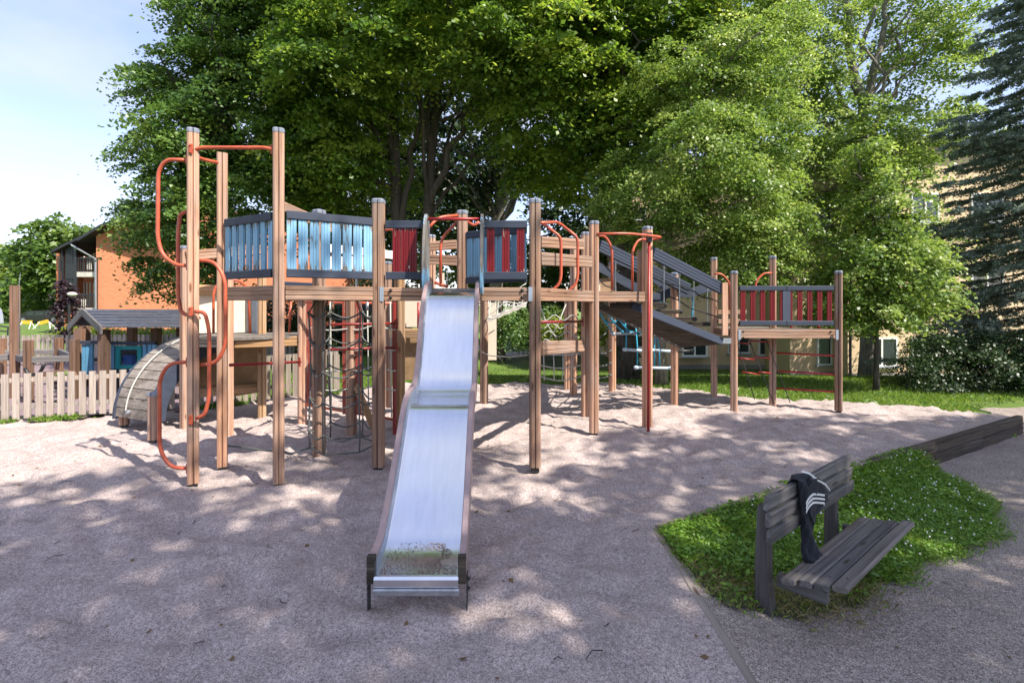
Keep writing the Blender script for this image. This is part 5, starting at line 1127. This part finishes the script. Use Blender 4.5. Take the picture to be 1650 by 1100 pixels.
tree('linden_tree', (at(360, 0, tY).x, tY, 0), [(at(360, 0, tY).x, tY, -.1), (at(362, 0, tY).x, tY, 3.5), (at(355, 0, tY).x, tY, 7), (at(370, 0, tY).x, tY + .3, 11)], bl, 1450, 120, .092, .42, 'leaf_linden', label='large linden with drooping branches in front of the brick house', tr=(.3, .1), limbs=22, shell=.55)
# twin-trunked dark maple in the centre
tY = 14.0
bl = blobs_px([(560, -20, -1, 130, 90, 3), (540, 110, -1.5, 95, 80, 2.4), (500, 240, -.5, 70, 80, 2), (700, -10, -2, 120, 80, 3), (850, 10, -1.5, 110, 70, 3), (770, 85, -2.2, 95, 45, 2), (900, 95, -1.5, 90, 70, 2.4), (960, 20, -.5, 90, 90, 2.6),
               (870, 190, -.5, 100, 65, 2.2), (960, 150, -1, 60, 70, 2), (600, 190, .8, 80, 60, 2), (530, 320, .5, 60, 50, 1.6), (900, 280, .8, 80, 50, 1.8), (760, -110, 0, 200, 90, 4), (640, 90, -2.2, 50, 40, 1.5), (550, 255, -.8, 70, 45, 1.5), (620, 290, 1.2, 60, 34, 1.2), (500, 320, 0, 40, 34, 1.2)], tY)
tx = at(645, 0, tY).x; tx2 = at(686, 0, tY).x
tree('maple_tree', (tx, tY, -.1), [(tx, tY, -.4), (tx - .1, tY, 3.5), (tx - .15, tY, 6), (tx - .3, tY + .2, 10)], bl[:3] + bl[10:12] + bl[14:], 700, 110, .11, .5, 'leaf_maple', tr=(.21, .10), label='dark maple whose trunk rises left of the forked one behind the slide', limbs=12, shell=.5)
tree('maple_tree', (tx2, tY, -.1), [(tx2, tY, -.4), (tx2 + .03, tY, 3.5), (tx2 + .1, tY, 5.3), (tx2 + .35, tY + .1, 8), (tx2 + .9, tY, 12)], bl[3:10] + bl[12:14], 1250, 110, .11, .5, 'leaf_maple', tr=(.19, .09), label='broad forked maple whose trunk rises just above the slide', limbs=14, shell=.5,
     extra=[((tx2 + .08, tY, 4.6), (at(790, 100, tY).x, tY - .6, at(790, 110, tY).z), .12, .04), ((tx2 - .02, tY, 4.2), (tx2 + 1.5, tY + .5, 6.4), .07, .03), ((tx, tY, 3.9), (at(685, 110, tY).x, tY - .5, 8.2), .10, .04)])
# big tree farther back behind the net bridge
tY = 25.0; tx = at(800, 0, tY).x
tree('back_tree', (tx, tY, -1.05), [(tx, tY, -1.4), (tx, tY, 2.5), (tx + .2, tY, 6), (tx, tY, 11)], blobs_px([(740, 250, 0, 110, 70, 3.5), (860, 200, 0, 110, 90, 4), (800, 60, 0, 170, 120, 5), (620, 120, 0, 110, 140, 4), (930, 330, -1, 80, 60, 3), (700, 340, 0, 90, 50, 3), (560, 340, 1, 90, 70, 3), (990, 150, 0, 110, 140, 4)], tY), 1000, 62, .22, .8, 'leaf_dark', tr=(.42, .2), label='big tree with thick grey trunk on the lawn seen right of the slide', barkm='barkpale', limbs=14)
# ivy-dark trunk tree and slender bright ash behind the cyan rope course
tY = 12.6; tx = at(1008, 0, tY).x
tree('ivy_tree', (tx, tY, -.1), [(tx, tY, -.4), (tx, tY, 3.5), (tx - .1, tY, 6), (tx, tY + .3, 9)], blobs_px([(1040, 10, .6, 110, 90, 2.6), (1000, 210, .3, 70, 60, 1.6), (1110, 90, .8, 80, 80, 2.2), (1020, -90, .5, 150, 80, 3)], tY), 560, 80, .125, .5, 'leaf_maple', tr=(.30, .12), label='tree with dark ivy-clad trunk behind the cyan rope course', limbs=10)
iv = blobs_px([(1010, 600, 0, 20, 30, .3), (1008, 540, 0, 20, 60, .3), (1005, 470, 0, 20, 60, .3)], 12.6)
Pp, LN, rn, C_ = spray_points(iv, 130, 30, .18); o = leaves_mesh('ivy', Pp, LN, .08 * (.6 + .7 * rng.random(len(Pp))), 'leaf_dark', bpy.data.objects['ivy_tree'], rn)
tY = 11.5; tx = at(1066, 0, tY).x
tree('ash_tree', (tx, tY, 0), [(tx, tY, -.1), (tx + .02, tY, 2.5), (tx + .3, tY, 4.5), (tx + .6, tY + .1, 8)],
     blobs_px([(1040, 330, -.6, 70, 62, 1.5), (1110, 250, -.8, 85, 80, 1.9), (1180, 330, -.5, 75, 75, 1.8), (1240, 370, 0, 48, 60, 1.3), (1070, 160, 0, 65, 70, 1.6), (1150, 130, 0, 80, 75, 1.9), (1220, 230, .2, 65, 70, 1.6), (1190, 420, -.2, 75, 45, 1.4), (1130, 430, .3, 70, 40, 1.3), (1230, 90, .8, 70, 80, 1.8), (1000, 300, .2, 45, 50, 1.0), (1200, -10, .8, 80, 60, 2)], tY), 1350, 120, .066, .36, 'leaf_ash', tr=(.12, .05), label='sunlit pale green ash behind the ramp and its handrails', barkm='barkpale', limbs=20, shell=.45)
# tall open tree with grey forked limbs, right
tY = 17.5; tx = at(1398, 0, tY).x; f = lambda x, y, d=0: tuple(at(x, y, tY + d))
tree('tall_maple', (tx, tY, -.8), [(tx, tY, -1.2), (tx, tY, 3), f(1391, 240), f(1392, 165)], blobs_px([(1330, 200, 0, 60, 55, 2), (1310, 60, 0, 60, 70, 2.2), (1470, 130, 0, 65, 55, 2), (1490, 30, 0, 60, 60, 2.2), (1520, 90, 0, 42, 34, 1.5), (1530, 190, 0, 40, 26, 1.3), (1540, 10, 0, 40, 36, 1.5), (1400, 225, -1, 80, 40, 2.2), (1470, 235, -.5, 60, 45, 2), (1340, 300, 0, 60, 50, 2), (1440, 300, -.6, 80, 45, 2), (1360, 390, -.5, 80, 50, 2.2), (1470, 400, -.5, 70, 60, 2.2),
     (1430, -60, 0, 110, 50, 3), (1270, 130, 1, 50, 60, 2), (1300, 270, .4, 50, 50, 1.5), (1490, 480, -.4, 55, 40, 1.5), (1320, 120, 0, 45, 40, 1.5)], tY), 900, 95, .105, .52, 'leaf_ash', tr=(.26, .16), label='tall open maple with forked grey limbs right of the platform', barkm='barkpale', limbs=10, shell=.4,
     extra=[(f(1392, 168), f(1370, 90), .17, .13), (f(1370, 92), f(1362, -20), .13, .08), (f(1385, 100), f(1410, 10), .09, .05), (f(1393, 165), f(1420, 70), .15, .10), (f(1420, 72), f(1432, -30), .10, .06), (f(1422, 78), f(1490, 20), .07, .03), (f(1391, 230), f(1330, 110), .09, .04), (f(1391, 215), f(1480, 160), .06, .03), (f(1395, 330), f(1510, 260), .08, .03), (f(1380, 150), f(1310, 60), .06, .03), (f(1430, 60), f(1520, 40), .05, .02)])
# young staked tree before the yellow house
tY = 10.7; tx = at(1412, 0, tY).x
tree('young_linden', (tx, tY, 0), [(tx, tY, -.1), (tx, tY, 1.4), (tx - .05, tY, 3), (tx - .1, tY, 5)], blobs_px([(1412, 330, 0, 55, 65, 1), (1380, 430, 0, 60, 60, 1.1), (1450, 420, 0, 60, 60, 1.1), (1400, 500, -.1, 85, 35, 1.1), (1330, 490, 0, 35, 30, .7), (1480, 480, 0, 40, 35, .8), (1400, 260, 0, 35, 40, .7)], tY), 560, 60, .075, .26, 'leaf_ash', tr=(.055, .02), label='young slender linden on the lawn in front of the yellow house', limbs=18, shell=.35)
# background trees closing the view
for (nm, tY, x, bls, lm, n, lab) in (
    ('back_tree', 36, 1180, [(1150, 120, 0, 130, 130, 6), (1260, 190, 0, 100, 120, 5), (1060, 60, 0, 120, 120, 5), (1180, 300, 0, 130, 70, 5)], 'leaf_linden', 620, 'tree standing behind the yellow house roof'),
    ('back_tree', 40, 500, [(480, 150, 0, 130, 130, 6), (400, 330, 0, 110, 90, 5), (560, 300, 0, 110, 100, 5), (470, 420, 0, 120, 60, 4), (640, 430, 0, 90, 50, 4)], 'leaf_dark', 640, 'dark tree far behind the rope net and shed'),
    ('far_tree', 52, 110, [(115, 415, 0, 58, 65, 4.5), (80, 445, 0, 40, 50, 4), (150, 440, 0, 40, 60, 4)], 'leaf_far', 430, 'round tree rising behind the brick house roof'),
    ('far_tree', 60, 20, [(15, 450, 0, 40, 38, 4), (-40, 440, 0, 60, 60, 5), (55, 462, 0, 30, 28, 4)], 'leaf_yellow', 380, 'yellow-green tree at the far left beyond the van'),
    ('far_tree', 58, 70, [(72, 470, 0, 34, 38, 3.5), (45, 480, 0, 25, 22, 3)], 'leaf_linden', 260, 'darker tree just behind the black van'),
    ('back_tree', 30, 860, [(850, 440, 0, 90, 60, 3), (940, 430, 0, 70, 70, 3), (780, 420, 0, 60, 60, 3), (1000, 440, 1, 60, 60, 3), (700, 330, 0, 70, 60, 3), (620, 380, 0, 70, 50, 3), (760, 290, 0, 60, 50, 3)], 'leaf_linden', 760, 'leafy tree behind the plank rails right of the slide'),
    ('far_tree', 62, 1650, [(1560, 380, 0, 90, 110, 6), (1660, 300, 0, 90, 130, 6)], 'leaf_linden', 300, 'tree far behind the spruce')):
    tx = at(x, 0, tY).x; zt = min(3, at(x, bls[0][1], tY).z)
    tree(nm, (tx, tY, -.6), [(tx, tY, -1.3), (tx, tY, zt), (tx + .3, tY, max(zt + 1, at(x, bls[0][1] + 20, tY).z))], blobs_px(bls, tY), n, 60, .011 * tY ** 1.0 * .75, .035 * tY * .7, lm, tr=(.3, .12), label=lab, limbs=8)
# shrubs
def shrub(name, bls, Y0, n, per, leaf, lm, lab, spread=.3, cat='shrub', group=None):
    bb = blobs_px(bls, Y0); c = bb[0]; t = empty(name, (c[0], c[1], 0), lab, cat, group); Pp, LN, rn, C_ = spray_points(bb, n, per, spread, .5, .5); k = Pp[:, 2] > (-1.2 if Y0 > 14 else -.02); Pp, LN, rn = Pp[k], LN[k], rn[k]
    leaves_mesh('crown', Pp, LN, leaf * (.6 + .7 * rng.random(len(Pp))), lm, t, rn); b = MB()
    for j in range(9): q = C_[rng.integers(len(C_))]; pp, r_ = limb((c[0] + (q[0] - c[0]) * .5, c[1], c[2] - c[5] * .9), q, .03, .008, .5, 5); b.tube(pp, r_, 5)
    b.build('stems', 'bark', t); return t
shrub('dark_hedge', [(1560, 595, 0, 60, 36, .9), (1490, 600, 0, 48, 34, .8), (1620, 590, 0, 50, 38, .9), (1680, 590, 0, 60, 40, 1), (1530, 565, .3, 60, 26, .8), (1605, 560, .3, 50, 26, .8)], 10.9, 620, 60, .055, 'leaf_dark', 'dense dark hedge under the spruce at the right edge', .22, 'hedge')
shrub('garden_shrub', [(830, 530, 0, 45, 32, 1.2), (880, 525, .5, 45, 36, 1.2)], 24, 150, 60, .12, 'leaf_linden', 'green shrub right of the thick grey trunk', .5)
shrub('garden_shrub', [(905, 530, 0, 40, 22, 1), (945, 535, 0, 40, 18, 1)], 22, 130, 60, .11, 'leaf_yellow', 'yellow-leaved shrub behind the climbing net', .4)
shrub('garden_shrub', [(440, 510, 0, 60, 36, 1.2), (520, 520, .5, 60, 45, 1.2), (600, 535, 1, 55, 40, 1.2)], 18, 330, 60, .10, 'leaf_dark', 'dark shrubs behind the weathered fence and rope net', .4)
shrub('garden_shrub', [(120, 545, 0, 20, 28, 1.2)], 27, 60, 60, .14, 'leaf_yellow', 'bright green bush at the corner of the brick house', .5)
shrub('garden_shrub', [(190, 545, 0, 40, 18, .9), (250, 545, 0, 40, 18, .9), (300, 545, 0, 30, 20, .9)], 19, 200, 60, .10, 'leaf_yellow', 'pale yellow-green shrubs seen through the playhouse', .35)
# blue spruce at the right edge
def spruce(name, x, Y0, H, Rb, lab, z0=.0):
    t = empty(name, (x, Y0, z0), lab, 'spruce'); b = MB(); b.tube([(x, Y0, z0 - .1), (x, Y0, H * .5), (x, Y0, H)], [.24, .14, .03], 10); Ps, Ns, rn = [], [], []
    z = z0 + 1.0
    while z < H - .3:
        rad = Rb * (1 - (z / H) ** 1.15) * random.uniform(.85, 1.08); nb = 9
        for k in range(nb):
            a = 2 * math.pi * (k + random.random() * .7) / nb; L_ = rad * random.uniform(.75, 1.1); dz = random.uniform(-.08, .12)
            pts = [Vector((x + math.cos(a) * L_ * u, Y0 + math.sin(a) * L_ * u, z + dz - .42 * L_ * u * (1 - .42 * u) * .8)) for u in (0, .2, .4, .6, .8, 1)]
            b.tube(pts, [.03, .025, .02, .015, .01, .005], 5)
            for q in range(int(9 + L_ * 7)):              # side twigs carrying flat needle sprays
                u = .22 + .78 * random.random() ** .7; i = min(int(u * 5), 4); p = pts[i].lerp(pts[i + 1], u * 5 - i); s = random.choice((-1, 1)); tl = (1.15 - u) * .55 * L_ * random.uniform(.3, .8) + .12; aa = a + s * random.uniform(.5, 1.1)
                d = Vector((math.cos(aa), math.sin(aa), random.uniform(-.4, -.05))); e = p + d * tl; m_ = int(34 + tl * 75); uu = rng.random(m_)[:, None]
                c = np.array(p)[None] * (1 - uu) + np.array(e)[None] * uu; c = c + rng.normal(size=(m_, 3)) * np.array([.035, .035, .022]); c[:, 2] -= .05 * uu[:, 0]
                Ps.append(c); Ns.append(rng.normal(size=(m_, 3)) * .6 + np.array([0, 0, 1.0])); rn.append(np.clip(rng.random(m_) * .5 + uu[:, 0] * .5, 0, 1))
        z += random.uniform(.30, .44)
    b.build('trunk', 'bark', t); Ps = np.concatenate(Ps); Ns = np.concatenate(Ns); rn = np.concatenate(rn); leaves_mesh('crown', Ps, Ns, .075 * (.6 + .8 * rng.random(len(Ps))), 'leaf_spruce', t, rn, aspect=.42)
    return t
spruce('blue_spruce', at(1735, 0, 12.2).x, 12.2, 15.5, 4.3, 'big blue-grey spruce at the right edge above the dark hedge')
# the trees beside the photographer whose crowns shade the near sand and the bench
for (x, y, bls, lab) in ((8, -4.5, [(4.3, -3.1, 11.5, 3.0, 3.0, 1.8), (7.0, -2.0, 13, 3, 2.4, 2), (8.0, -4.0, 11, 3.4, 3, 2), (4.7, -5.0, 12.5, 2.8, 2.6, 2)], 'tree beside the viewer whose crown shades the near sand'),
                         (13, -2, [(9.9, -0.9, 11, 2.8, 2.8, 1.8), (13.0, 0.5, 12, 3.2, 2.2, 2), (13.5, -3.0, 11.5, 3.4, 3, 2), (10.5, -4.1, 12.5, 2.8, 2.6, 2)], 'tree right of the viewer whose crown shades the bench'),
                         (17.9, 0.3, [(15.3, 0.7, 11, 2.8, 1.8, 1.8), (17.7, 0.8, 12, 2.6, 1.8, 2), (18.6, -1.8, 12, 3, 2.2, 2)], 'third tree right of the viewer shading the right platform')):
    tree('shade_tree', (x, y, 0), [(x, y, -.3), (x, y, 5), (x + .2, y, 9), (x, y, 12)], bls, 375, 60, .18, .55, 'leaf_maple', tr=(.3, .12), label=lab, limbs=12, shell=.3)

# distant trees that close the lawn to the left of the far houses
for k, (x, y, h) in enumerate(((-62, 62, 8), (-78, 48, 9), (-52, 70, 7), (-95, 40, 9))):
    tree('distant_tree', (x, y, 0), [(x, y, -.3), (x, y, h * .4), (x + .3, y, h)], [(x, y, h * .75, 7, 6, h * .5), (x + 5, y + 3, h * .6, 6, 5, h * .42)], 130, 60, .55, 1.5, 'leaf_linden', tr=(.35, .12), label=('distant tree beyond the left edge, behind the silver car', 'broad distant tree standing left of all others', 'smaller distant tree on the far lawn', 'outermost distant tree at the edge of the lawn')[k], limbs=6)
